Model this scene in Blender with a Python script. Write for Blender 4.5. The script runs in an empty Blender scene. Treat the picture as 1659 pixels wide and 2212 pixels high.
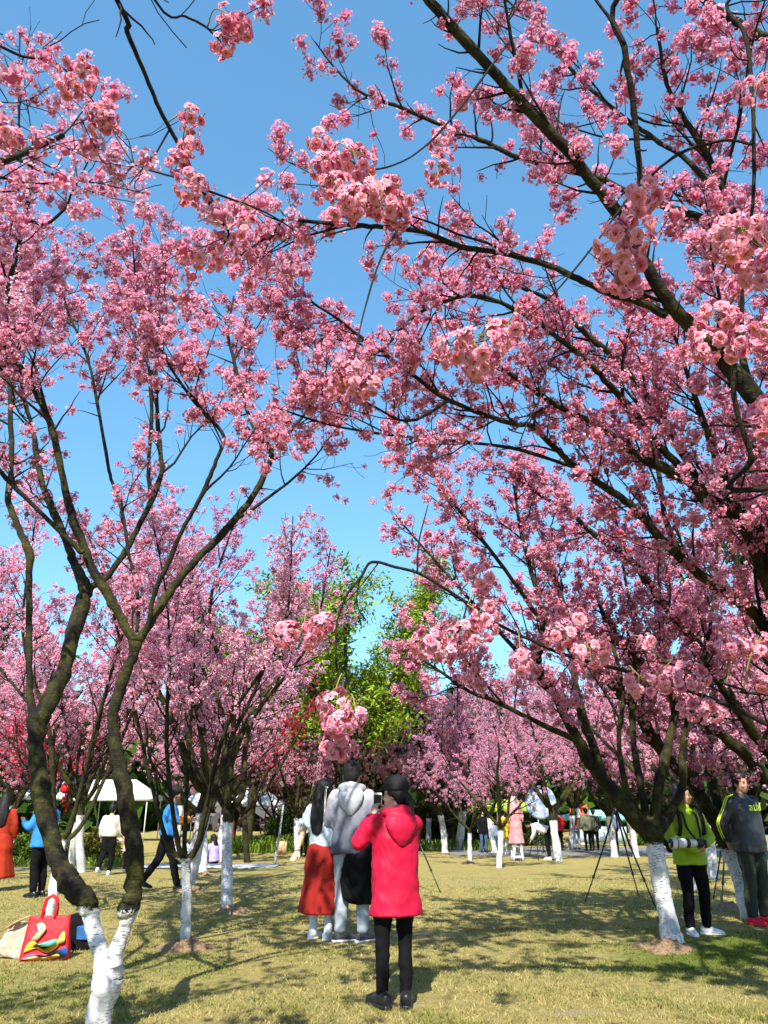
import bpy, math, random, time
import numpy as np
from mathutils import Vector, Matrix, Euler, noise as mnoise
T0 = time.time()
rad = math.radians
SC = bpy.context.scene
COL = SC.collection

# ---------------------------------------------------------------- camera
PITCH = rad(21.1)
CAM = np.array((0.0, 0.0, 1.38))
cam_d = bpy.data.cameras.new('camera')
cam = bpy.data.objects.new('camera', cam_d); COL.objects.link(cam)
cam_d.sensor_fit = 'HORIZONTAL'; cam_d.sensor_width = 36.0; cam_d.lens = 36.0
cam_d.clip_start = 0.05; cam_d.clip_end = 2000
cam.location = CAM; cam.rotation_euler = (rad(90) + PITCH, 0, 0)
SC.camera = cam
SC.render.resolution_x = 768; SC.render.resolution_y = 1024

# ---------------------------------------------------------------- light
SUN_EL, SUN_AZ = rad(47), rad(9)      # sun stands behind the camera, a little to its left
world = bpy.data.worlds.new('World'); SC.world = world; world.use_nodes = True
nt = world.node_tree; nt.nodes.clear()
wo = nt.nodes.new('ShaderNodeOutputWorld'); bg = nt.nodes.new('ShaderNodeBackground')
sky = nt.nodes.new('ShaderNodeTexSky'); sky.sky_type = 'NISHITA'; sky.sun_disc = False
sky.sun_elevation = SUN_EL; sky.sun_rotation = rad(180) + SUN_AZ
sky.air_density = 1.0; sky.dust_density = 0.25; sky.ozone_density = 2.2; sky.altitude = 40
hs = nt.nodes.new('ShaderNodeHueSaturation')
hs.inputs['Hue'].default_value = 0.487; hs.inputs['Saturation'].default_value = 1.12; hs.inputs['Value'].default_value = 1.0
gm = nt.nodes.new('ShaderNodeGamma'); gm.inputs[1].default_value = 0.7
mu = nt.nodes.new('ShaderNodeMix'); mu.data_type = 'RGBA'; mu.blend_type = 'MULTIPLY'; mu.inputs[0].default_value = 1.0; mu.inputs[7].default_value = (.86, 1.23, 1.50, 1)
nt.links.new(sky.outputs[0], hs.inputs['Color']); nt.links.new(hs.outputs[0], gm.inputs[0]); nt.links.new(gm.outputs[0], mu.inputs[6]); nt.links.new(mu.outputs[2], bg.inputs[0])
bg.inputs[1].default_value = 0.138
nt.links.new(bg.outputs[0], wo.inputs[0])
sun_d = bpy.data.lights.new('sun', 'SUN'); sun_d.energy = 5.0; sun_d.angle = rad(0.53); sun_d.color = (1.0, 0.95, 0.87)
sun = bpy.data.objects.new('sun', sun_d); COL.objects.link(sun)
sdir = Vector((math.sin(SUN_AZ) * math.cos(SUN_EL), math.cos(SUN_AZ) * math.cos(SUN_EL), -math.sin(SUN_EL)))
sun.rotation_euler = sdir.to_track_quat('-Z', 'Y').to_euler(); sun.location = (-3, -12, 14)
vs = SC.view_settings
vs.view_transform = 'Standard'; vs.look = 'None'; vs.gamma = 1.0; vs.use_curve_mapping = False
vs.exposure = 1.07
cy = SC.cycles
cy.use_denoising = True
cy.max_bounces = 6; cy.diffuse_bounces = 3; cy.glossy_bounces = 2; cy.transmission_bounces = 4; cy.transparent_max_bounces = 4
cy.caustics_reflective = False; cy.caustics_refractive = False
cy.sample_clamp_indirect = 6.0

# ---------------------------------------------------------------- geometry of the view (picture measured on a 1659 x 2212 grid)
FW, CX, CY = 1659.0, 829.5, 1106.0
cp, sp = math.cos(PITCH), math.sin(PITCH)

def ground_z(x, y):
    t = min(max((y - 14.0) / 18.0, 0.0), 1.0); t = t * t * (3 - 2 * t)
    return -0.30 * t

def ray(u, v):
    a, b = (u - CX) / FW, (CY - v) / FW
    return np.array((a, cp - b * sp, sp + b * cp))

def at(u, v, Y):
    "point seen at (u, v) that stands Y metres in front of the camera"
    d = ray(u, v); return CAM + d * (Y / d[1])

def gpt(u, v):
    d = ray(u, v); z = 0.0
    for _ in range(12):
        t = (z - CAM[2]) / d[2]; p = CAM + d * t; z = ground_z(p[0], p[1])
    return p

def proj(P):
    P = np.asarray(P, float) - CAM
    zc = P[..., 1] * cp + P[..., 2] * sp; yc = -P[..., 1] * sp + P[..., 2] * cp
    zc = np.where(np.abs(zc) < 1e-4, 1e-4, zc)
    return CX + FW * P[..., 0] / zc, CY - FW * yc / zc, zc

# ---------------------------------------------------------------- object helpers
def empty(name, loc, rz=0.0, label=None, cat=None, group=None):
    o = bpy.data.objects.new(name, None); COL.objects.link(o)
    o.location = loc; o.rotation_euler = (0, 0, rz); o.empty_display_size = 0.2
    if label: tag(o, label, cat, group)
    return o

def tag(o, label, cat, group=None, kind=None):
    if label: o['label'] = label
    if cat: o['category'] = cat
    if group: o['group'] = group
    if kind: o['kind'] = kind
    return o

def mesh_np(name, V, F, mats=None, smooth=False, colors=None, attrs=None, mat_idx=None):
    V = np.asarray(V, np.float32).reshape(-1, 3); me = bpy.data.meshes.new(name)
    if isinstance(F, np.ndarray):
        n, k = F.shape; loops = F.reshape(-1).astype(np.int32)
        starts = (np.arange(n) * k).astype(np.int32)
    else:
        n = len(F); ln = [len(f) for f in F]
        loops = np.array([i for f in F for i in f], np.int32)
        starts = np.concatenate(([0], np.cumsum(ln)[:-1])).astype(np.int32)
    me.vertices.add(len(V)); me.vertices.foreach_set('co', V.ravel())
    me.loops.add(len(loops)); me.loops.foreach_set('vertex_index', loops)
    me.polygons.add(n); me.polygons.foreach_set('loop_start', starts)
    if smooth: me.polygons.foreach_set('use_smooth', np.ones(n, bool))
    if mat_idx is not None: me.polygons.foreach_set('material_index', np.asarray(mat_idx, np.int32))
    me.update(calc_edges=True)
    if colors is not None:
        a = me.color_attributes.new('tint', 'FLOAT_COLOR', 'POINT')
        c = np.ones((len(V), 4), np.float32); c[:, :3] = colors; a.data.foreach_set('color', c.ravel())
    for k2, arr in (attrs or {}).items():
        a = me.attributes.new(k2, 'FLOAT', 'POINT'); a.data.foreach_set('value', np.asarray(arr, np.float32))
    for m in (mats if isinstance(mats, (list, tuple)) else [mats] if mats else []): me.materials.append(m)
    return me

def obj(name, me, parent=None, loc=(0, 0, 0), rot=(0, 0, 0), scale=(1, 1, 1), kind=None):
    o = bpy.data.objects.new(name, me); COL.objects.link(o)
    if parent: o.parent = parent
    o.location = loc; o.rotation_euler = rot; o.scale = scale
    if kind: o['kind'] = kind
    return o

def join(parts):
    "concatenate (V, F) pairs"
    V, F, n = [], [], 0
    for v, f in parts:
        V.append(np.asarray(v, float)); F += [tuple(i + n for i in q) for q in f]; n += len(v)
    return np.concatenate(V), F

def box(c, s, rz=0.0, taper=1.0):
    x, y, z = s[0] / 2, s[1] / 2, s[2] / 2
    V = np.array([(-x, -y, -z), (x, -y, -z), (x, y, -z), (-x, y, -z), (-x * taper, -y * taper, z), (x * taper, -y * taper, z), (x * taper, y * taper, z), (-x * taper, y * taper, z)])
    ca, sa = math.cos(rz), math.sin(rz)
    V = V @ np.array(((ca, sa, 0), (-sa, ca, 0), (0, 0, 1))) + np.asarray(c, float)
    return V, [(0, 3, 2, 1), (4, 5, 6, 7), (0, 1, 5, 4), (1, 2, 6, 5), (2, 3, 7, 6), (3, 0, 4, 7)]

def frames(P):
    P = np.asarray(P, float); n = len(P)
    T = np.gradient(P, axis=0) if n > 2 else np.repeat((P[-1] - P[0])[None], n, 0)
    T /= np.maximum(np.linalg.norm(T, axis=1, keepdims=True), 1e-9)
    a = np.array((0, 0, 1.0)) if abs(T[0][2]) < 0.9 else np.array((1.0, 0, 0))
    N = np.zeros_like(P); nn = np.cross(T[0], a); N[0] = nn / np.linalg.norm(nn)
    for i in range(1, n):
        v = N[i - 1] - T[i] * np.dot(N[i - 1], T[i]); N[i] = v / max(np.linalg.norm(v), 1e-9)
    return T, N, np.cross(T, N)

_ring = {}
def tube(P, R, k=8, cap=True):
    "quads round a polyline, closed with end points"
    P = np.asarray(P, float); R = np.asarray(R, float); n = len(P)
    T, N, B = frames(P)
    if k not in _ring:
        a = np.arange(k) * 2 * math.pi / k; _ring[k] = (np.cos(a), np.sin(a))
    c, s = _ring[k]
    V = (P[:, None] + R[:, None, None] * (c[None, :, None] * N[:, None] + s[None, :, None] * B[:, None])).reshape(-1, 3)
    i = np.arange(n - 1)[:, None] * k; j = np.arange(k)[None]; j2 = (j + 1) % k
    F = np.stack((i + j, i + j2, i + k + j2, i + k + j), -1).reshape(-1, 4)
    if cap:
        V = np.concatenate((V, P[:1] - T[:1] * R[0] * .3, P[-1:] + T[-1:] * R[-1] * .6)); a0, a1 = n * k, n * k + 1
        jj = np.arange(k); z = (n - 1) * k
        C = np.concatenate((np.stack(((jj + 1) % k, jj, np.full(k, a0), np.full(k, a0)), -1), np.stack((z + jj, z + (jj + 1) % k, np.full(k, a1), np.full(k, a1)), -1)))
        F = [tuple(q) for q in F.tolist()] + [tuple(q[:3]) for q in C.tolist()]
    return V, F

def tubes_mesh(name, lines, k, mat, attrs=None):
    "many open tubes in one mesh (numpy only)"
    VV, FF, n = [], [], 0
    for P, R in lines:
        v, f = tube(P, R, k, cap=False); VV.append(v); FF.append(f + n); n += len(v)
    if not VV: return None
    return mesh_np(name, np.concatenate(VV), np.concatenate(FF), mat, smooth=True, attrs={k2: f(np.concatenate(VV)) for k2, f in (attrs or {}).items()})

def catmull(P, per=6):
    P = np.asarray(P, float)
    if len(P) < 3: return np.array([P[0] + (P[-1] - P[0]) * t for t in np.linspace(0, 1, per + 1)])
    Q = np.concatenate(([2 * P[0] - P[1]], P, [2 * P[-1] - P[-2]])); out = []
    for i in range(1, len(Q) - 2):
        for t in np.arange(per) / per:
            a, b, c, d = Q[i - 1], Q[i], Q[i + 1], Q[i + 2]
            out.append(.5 * (2 * b + (c - a) * t + (2 * a - 5 * b + 4 * c - d) * t * t + (3 * b - a - 3 * c + d) * t ** 3))
    out.append(P[-1]); return np.array(out)

# ---------------------------------------------------------------- materials
MATS = {}
def new_mat(name):
    m = bpy.data.materials.new(name); m.use_nodes = True; t = m.node_tree
    b = t.nodes['Principled BSDF']; MATS[name] = m
    return m, t, b

def N(t, kind, **kw):
    n = t.nodes.new(kind)
    for k, v in kw.items():
        if k in n.inputs: n.inputs[k].default_value = v
        else: setattr(n, k, v)
    return n

def ramp(t, fac, stops):
    r = t.nodes.new('ShaderNodeValToRGB'); e = r.color_ramp.elements
    while len(e) < len(stops): e.new(0.5)
    for q, (p, c) in zip(e, stops): q.position = p; q.color = (*c, 1) if len(c) == 3 else c
    t.links.new(fac, r.inputs[0]); return r.outputs[0]

def mix(t, fac, a, b, mode='MIX'):
    m = t.nodes.new('ShaderNodeMix'); m.data_type = 'RGBA'; m.blend_type = mode
    for s, x in ((m.inputs[0], fac), (m.inputs[6], a), (m.inputs[7], b)):
        if isinstance(x, bpy.types.NodeSocket): t.links.new(x, s)
        elif isinstance(x, (int, float)): s.default_value = x
        else: s.default_value = (*x, 1)
    return m.outputs[2]

def mathn(t, op, a, b=0.0, clamp=False):
    m = t.nodes.new('ShaderNodeMath'); m.operation = op; m.use_clamp = clamp
    for s, x in zip(m.inputs, (a, b)):
        if isinstance(x, bpy.types.NodeSocket): t.links.new(x, s)
        else: s.default_value = x
    return m.outputs[0]

def coords(t, which='Object', scale=(1, 1, 1)):
    c = t.nodes.new('ShaderNodeTexCoord'); m = t.nodes.new('ShaderNodeMapping'); m.inputs['Scale'].default_value = scale
    t.links.new(c.outputs[which], m.inputs[0]); return m.outputs[0]

def noise_tex(t, vec, scale, detail=4, rough=.55):
    n = t.nodes.new('ShaderNodeTexNoise'); n.inputs['Scale'].default_value = scale
    n.inputs['Detail'].default_value = detail; n.inputs['Roughness'].default_value = rough
    if vec is not None: t.links.new(vec, n.inputs['Vector'])
    return n.outputs['Fac']

def bump(t, b, h, strength=.3, dist=.01):
    n = t.nodes.new('ShaderNodeBump'); n.inputs['Strength'].default_value = strength; n.inputs['Distance'].default_value = dist
    t.links.new(h, n.inputs['Height']); t.links.new(n.outputs[0], b.inputs['Normal'])

def cloth(name, col, rough=.85, vary=.25, weave=220, sheen=.0, spec=.25):
    if name in MATS: return MATS[name]
    m, t, b = new_mat(name); v = coords(t)
    f = noise_tex(t, v, 7, 5); d = tuple(c * (1 - vary) for c in col); e = tuple(min(1, c * (1 + vary * .5)) for c in col)
    t.links.new(ramp(t, f, [(.3, d), (.7, e)]), b.inputs['Base Color'])
    b.inputs['Roughness'].default_value = rough; b.inputs['Specular IOR Level'].default_value = spec
    h = mathn(t, 'ADD', noise_tex(t, v, weave, 2), mathn(t, 'MULTIPLY', noise_tex(t, v, 14, 4), 3.0))
    bump(t, b, h, .35, .004); return m

def plain(name, col, rough=.5, metal=0.0, vary=.1, scale=20, spec=.4):
    if name in MATS: return MATS[name]
    m, t, b = new_mat(name); f = noise_tex(t, coords(t), scale, 4)
    t.links.new(ramp(t, f, [(.3, tuple(c * (1 - vary) for c in col)), (.7, tuple(min(1, c * (1 + vary)) for c in col))]), b.inputs['Base Color'])
    b.inputs['Roughness'].default_value = rough; b.inputs['Metallic'].default_value = metal; b.inputs['Specular IOR Level'].default_value = spec
    return m

def make_bark():
    m, t, b = new_mat('cherry_bark'); v = coords(t)
    vr = coords(t, scale=(9, 9, 60))
    n1 = noise_tex(t, v, 6, 6, .65); n2 = noise_tex(t, vr, 1.0, 4, .6); n3 = noise_tex(t, v, 45, 5, .7)
    brown = ramp(t, n3, [(.3, (.005, .004, .0035)), (.55, (.013, .010, .0075)), (.8, (.040, .031, .022))])
    moss = ramp(t, n3, [(.3, (.012, .013, .003)), (.7, (.075, .072, .012))])
    geo = t.nodes.new('ShaderNodeAttribute'); geo.attribute_name = 'thick'
    mm = mathn(t, 'MULTIPLY', ramp(t, n1, [(.40, (0, 0, 0)), (.62, (1, 1, 1))]), mathn(t, 'ADD', geo.outputs['Fac'], .12, True))
    base = mix(t, mm, brown, moss)
    pa = t.nodes.new('ShaderNodeAttribute'); pa.attribute_name = 'paint'     # height above the top of the lime wash
    edge = mathn(t, 'ADD', pa.outputs['Fac'], mathn(t, 'MULTIPLY', mathn(t, 'SUBTRACT', n3, .5), .16))
    wash = mathn(t, 'SUBTRACT', 1.0, mathn(t, 'MULTIPLY', mathn(t, 'ADD', edge, .004), 90, True), True)
    lent = ramp(t, noise_tex(t, coords(t, scale=(16, 16, 95)), 1.6, 3, .6), [(.43, (1, 1, 1)), (.47, (0, 0, 0))])
    lent2 = mathn(t, 'MULTIPLY', lent, ramp(t, noise_tex(t, v, 4, 3), [(.40, (0, 0, 0)), (.55, (1, 1, 1))]))
    white = ramp(t, mathn(t, 'ADD', mathn(t, 'MULTIPLY', n3, .5), mathn(t, 'MULTIPLY', n1, .5)), [(.36, (.36, .36, .36)), (.47, (.58, .58, .575)), (.62, (.74, .74, .735))])
    white = mix(t, mathn(t, 'MULTIPLY', lent2, .9), white, (.06, .055, .05))
    t.links.new(mix(t, wash, base, white), b.inputs['Base Color'])
    b.inputs['Roughness'].default_value = .85; b.inputs['Specular IOR Level'].default_value = .2
    bump(t, b, mathn(t, 'MULTIPLY', mathn(t, 'ADD', mathn(t, 'MULTIPLY', n2, 1.0), mathn(t, 'MULTIPLY', n3, .7)), mathn(t, 'SUBTRACT', 1.0, mathn(t, 'MULTIPLY', wash, .62))), .7, .012)
    return m
BARK = make_bark()

def make_petal(name, stops, trans=.42, attr=True):
    m, t, b = new_mat(name); t.nodes.remove(b); out = t.nodes['Material Output']
    a = t.nodes.new('ShaderNodeAttribute'); a.attribute_name = 'tint'
    oi = t.nodes.new('ShaderNodeObjectInfo')
    pn = noise_tex(t, coords(t, 'Generated'), 3, 2)
    col = mix(t, 1.0, a.outputs['Color'], ramp(t, oi.outputs['Random'], stops), 'MULTIPLY')
    d = t.nodes.new('ShaderNodeBsdfDiffuse'); tr = t.nodes.new('ShaderNodeBsdfTranslucent')
    s = t.nodes.new('ShaderNodeMixShader'); s.inputs[0].default_value = trans
    t.links.new(col, d.inputs[0]); t.links.new(mix(t, .55, col, col, 'MULTIPLY'), tr.inputs[0])
    t.links.new(d.outputs[0], s.inputs[1]); t.links.new(tr.outputs[0], s.inputs[2]); t.links.new(s.outputs[0], out.inputs[0])
    return m
PETAL = make_petal('cherry_petals', [(0, (.84, .74, .84)), (.35, (1, .92, .95)), (.7, (1, 1, 1)), (1, (1.0, .86, .88))])  # lilac and coral ends put the look of shaded and backlit bunches into petal colour
LEAF = make_petal('leaf_blades', [(0, (.85, .9, .8)), (1, (1, 1, 1))], .35)
# ---------------------------------------------------------------- blossoms and leaves as small meshes
def unit(v): return v / max(np.linalg.norm(v), 1e-9)

def rand_rot(rng, n):
    q = rng.normal(size=(n, 4)); q /= np.linalg.norm(q, axis=1, keepdims=True); w, x, y, z = q.T
    return np.stack((1 - 2 * (y * y + z * z), 2 * (x * y - z * w), 2 * (x * z + y * w), 2 * (x * y + z * w), 1 - 2 * (x * x + z * z), 2 * (y * z - x * w),
                     2 * (x * z - y * w), 2 * (y * z + x * w), 1 - 2 * (x * x + y * y)), -1).reshape(n, 3, 3)

def look_rot(d, rng):
    d = unit(np.asarray(d, float)); a = unit(np.cross(d, rng.normal(size=3))); return np.stack((a, np.cross(d, a), d), 1)

PALE, MIDP, DEEP = np.array((.96, .76, .82)), np.array((.92, .49, .60)), np.array((.66, .16, .31))
def flower_tpl(rng, npet=6, size=.02):
    "a small double flower: petals as kites round a deep pink throat"
    V, F, C = [], [], []
    for k in range(npet):
        a = k * 2.399 + rng.uniform(-.3, .3); tilt = .25 + 1.0 * (k / npet) + rng.uniform(-.2, .2); L = size * rng.uniform(.85, 1.1) * (1 - .25 * k / npet)
        r = np.array((math.cos(a), math.sin(a), 0)); s = np.array((-math.sin(a), math.cos(a), 0)); up = np.array((0, 0, 1.0))
        ax = r * math.cos(tilt) + up * math.sin(tilt); nr = -r * math.sin(tilt) + up * math.cos(tilt)
        n = len(V)
        V += [r * size * .03, ax * L * .62 - s * L * .46 + nr * L * .05, ax * L + nr * L * rng.uniform(-.05, .15), ax * L * .62 + s * L * .46 + nr * L * .05]
        F.append((n, n + 1, n + 2, n + 3)); w = rng.uniform(.25, 1.0)
        C += [DEEP, MIDP * (1 - w) + PALE * w, PALE * w + MIDP * (1 - w), MIDP]
    return np.array(V), np.array(F), np.array(C)

def cluster_tpl(seed, nf=10, npet=6, size=.021, R=.04, flat=.8, core=.85):
    rng = np.random.default_rng(seed); V, F, C, n = [], [], [], 0
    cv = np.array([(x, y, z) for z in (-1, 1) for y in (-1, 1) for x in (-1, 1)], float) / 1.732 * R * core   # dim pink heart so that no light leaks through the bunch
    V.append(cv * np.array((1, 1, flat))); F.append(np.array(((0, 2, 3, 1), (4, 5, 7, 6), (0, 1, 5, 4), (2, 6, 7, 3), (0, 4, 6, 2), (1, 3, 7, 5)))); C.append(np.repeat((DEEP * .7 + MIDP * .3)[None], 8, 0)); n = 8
    for k in range(nf):
        z = 1 - 2 * (k + .5) / nf; a = k * 2.399 + rng.uniform(-.4, .4); h = math.sqrt(max(0, 1 - z * z))
        d = np.array((h * math.cos(a), h * math.sin(a), z * flat)) + rng.normal(size=3) * .12
        v, f, c = flower_tpl(rng, npet, size * rng.uniform(.85, 1.15))
        V.append(v @ look_rot(d, rng).T + d * R * rng.uniform(.75, 1.1)); F.append(f + n); C.append(c * rng.uniform(.82, 1.08)); n += len(v)
    return np.concatenate(V), np.concatenate(F), np.concatenate(C)

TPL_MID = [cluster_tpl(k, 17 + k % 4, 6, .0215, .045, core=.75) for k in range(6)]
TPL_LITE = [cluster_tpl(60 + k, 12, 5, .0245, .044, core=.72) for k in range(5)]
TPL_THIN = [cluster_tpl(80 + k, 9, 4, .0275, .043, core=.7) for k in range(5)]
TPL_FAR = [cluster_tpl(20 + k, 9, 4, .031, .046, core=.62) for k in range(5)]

def leaf_tpl(seed, n=10, L=.08, W=.02, droop=.3, R=.06, cols=((.10, .20, .02), (.30, .42, .06))):
    rng = np.random.default_rng(seed); V, F, C = [], [], []
    for k in range(n):
        d = unit(rng.normal(size=3) + np.array((0, 0, -droop))); o = rng.normal(size=3) * R; s = unit(np.cross(d, rng.normal(size=3))); l = L * rng.uniform(.7, 1.2); i = len(V)
        V += [o, o + d * l * .5 - s * W, o + d * l + np.array((0, 0, -.2 * l)), o + d * l * .5 + s * W]; F.append((i, i + 1, i + 2, i + 3))
        w = rng.uniform(); c = np.array(cols[0]) * (1 - w) + np.array(cols[1]) * w; C += [c] * 4
    return np.array(V), np.array(F), np.array(C)

def scatter(tpls, P, S, rng, tint=None):
    "copies of template clumps merged into one set of arrays"
    P = np.asarray(P); n = len(P); R = rand_rot(rng, n); pick = rng.integers(len(tpls), size=n)
    tint = np.ones((n, 3)) if tint is None else tint
    VV, FF, CC, off = [], [], [], 0
    for k, (v, f, c) in enumerate(tpls):
        I = np.nonzero(pick == k)[0]
        if not len(I): continue
        vv = np.einsum('nij,vj->nvi', R[I], v) * np.asarray(S)[I, None, None] + P[I, None]
        ff = f[None] + (np.arange(len(I)) * len(v))[:, None, None] + off
        cc = c[None] * tint[I, None]
        VV.append(vv.reshape(-1, 3)); FF.append(ff.reshape(-1, f.shape[1])); CC.append(cc.reshape(-1, 3)); off += len(I) * len(v)
    return np.concatenate(VV), np.concatenate(FF), np.concatenate(CC)

def tints(rng, n, spread=.26):
    b = 1 + rng.normal(size=(n, 1)) * spread * .6; w = rng.uniform(-1, 1, (n, 1))
    return np.clip(b, .6, 1.1) * (1 + w * np.array(((.0, .20, .14),)))  # random brightness and hue, copying shaded and backlit blossom into the tint

CLUSTER_MESH = []
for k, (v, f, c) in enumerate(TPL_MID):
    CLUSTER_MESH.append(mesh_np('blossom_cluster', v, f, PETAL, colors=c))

# ---------------------------------------------------------------- branching
def child(p, d, length, r0, rng, up=.25, nseg=5, wob=.16, r1=.0022):
    P = [p]; step = length / nseg
    for _ in range(nseg):
        d = unit(d + np.array((0, 0, up / nseg)) + rng.normal(size=3) * wob); P.append(P[-1] + d * step)
    return np.array(P), np.linspace(r0, min(r1, r0), nseg + 1)

def sprouts(P, R, rng, t0, step, ang, ln, up, rk=.55, nseg=5, wob=.16, shrink=.5):
    seg = np.linalg.norm(np.diff(P, axis=0), axis=1); s = np.concatenate(([0], np.cumsum(seg))); L = s[-1]; out = []
    x = t0 * L + rng.uniform(0, step)
    while x < L:
        i = min(np.searchsorted(s, x) - 1, len(seg) - 1); i = max(i, 0); f = (x - s[i]) / max(seg[i], 1e-9)
        p = P[i] * (1 - f) + P[i + 1] * f; r = R[i] * (1 - f) + R[i + 1] * f; T = unit(P[i + 1] - P[i])
        q = unit(np.cross(T, rng.normal(size=3))); a = rng.uniform(*ang); l = rng.uniform(*ln) * (1 - shrink * x / L)
        out.append(child(p, T * math.cos(a) + q * math.sin(a), l, min(r * rk, .006 + .010 * l), rng, up, nseg, wob)); x += step * rng.uniform(.6, 1.4)
    return out

def walk(P, t0, step, rng, off=.03):
    seg = np.linalg.norm(np.diff(P, axis=0), axis=1); s = np.concatenate(([0], np.cumsum(seg))); x = t0 * s[-1] + rng.uniform(0, step); out = []
    while x < s[-1]:
        i = max(min(np.searchsorted(s, x) - 1, len(seg) - 1), 0); f = (x - s[i]) / max(seg[i], 1e-9)
        out.append(P[i] * (1 - f) + P[i + 1] * f + rng.normal(size=3) * off); x += step * rng.uniform(.7, 1.3)
    return out

# how full the canopy is, on a 12 x 9 chart of the upper picture (1 = full, 0 = open sky); below it is full
FULL = np.array([
    [.5, .05, .0, .1, .75, .85, .5, .7, .8, .8, .9, .9], [.5, .1, .0, .05, .75, .65, .6, .7, .7, .7, .9, .9], [.7, .6, .3, .1, .45, .3, .6, .8, .7, .7, .8, .9],
    [1, .9, .8, .75, .75, .5, .6, .8, .8, .7, .7, .9], [1, 1, 1, 1, .9, .6, .7, .9, .9, .9, .9, 1], [.75, .85, .85, .9, .8, .65, .8, .9, .9, .9, 1, 1],
    [.45, .4, .4, .55, .7, .75, .8, .9, 1, 1, 1, 1], [.45, .3, .2, .3, .45, .7, .8, .9, 1, 1, 1, 1], [.65, .5, .4, .5, .7, .9, .9, 1, 1, 1, 1, 1]])
def fullness(P):
    u, v, zc = proj(P); c = np.clip((u / 138.25).astype(int), 0, 11); r = (v / 138.25).astype(int)
    k = np.where(r > 8, 1.0, FULL[np.clip(r, 0, 8), c]); return np.where(zc < 0, 1.0, k)

def in_view(P, m=60):
    u, v, zc = proj(P); return (zc > .3) & (u > -m) & (u < 1659 + m) & (v > -m) & (v < 2212 + m)

def LP(pts, Y0, Y1, pre=()):
    "limb traced on the picture grid: (u, v, width) from its root to its tip; pre: root points given in metres (x, y, z, radius)"
    P = [np.array(q[:3], float) for q in pre]; R = [q[3] for q in pre]
    d = [0.0]
    for a, b in zip(pts[:-1], pts[1:]): d.append(d[-1] + math.hypot(b[0] - a[0], b[1] - a[1]))
    for q, s in zip(pts, d):
        p = at(q[0], q[1], Y0 + (Y1 - Y0) * s / max(d[-1], 1)); zc = proj(p)[2]
        P.append(p); R.append(q[2] * .5 * zc / FW)
    return np.array(P), np.array(R)

def limb_mesh(P, R, base, paint, k, rng, wob=.006):
    per = 5; Q = catmull(P, per); RR = np.interp(np.linspace(0, len(P) - 1, len(Q)), np.arange(len(P)), R)
    L = np.cumsum(np.concatenate(([0], np.linalg.norm(np.diff(Q, axis=0), axis=1))))
    RR = RR * (1 + .10 * np.sin(L * 9 + rng.uniform(0, 6)) * rng.uniform(.3, 1)) * (1 + rng.normal(size=len(RR)) * .035)
    Q[1:-1] += rng.normal(size=(len(Q) - 2, 3)) * np.minimum(RR[1:-1, None] * .10, wob)
    V, F = tube(Q, RR, k); V = V - base
    rr = np.concatenate((np.repeat(RR, k), RR[:1], RR[-1:]))
    return Q, RR, mesh_np('limb', V, F, BARK, smooth=True, attrs={'paint': V[:, 2] - paint, 'thick': np.clip((rr - .006) / .03, 0, 1)})

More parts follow.
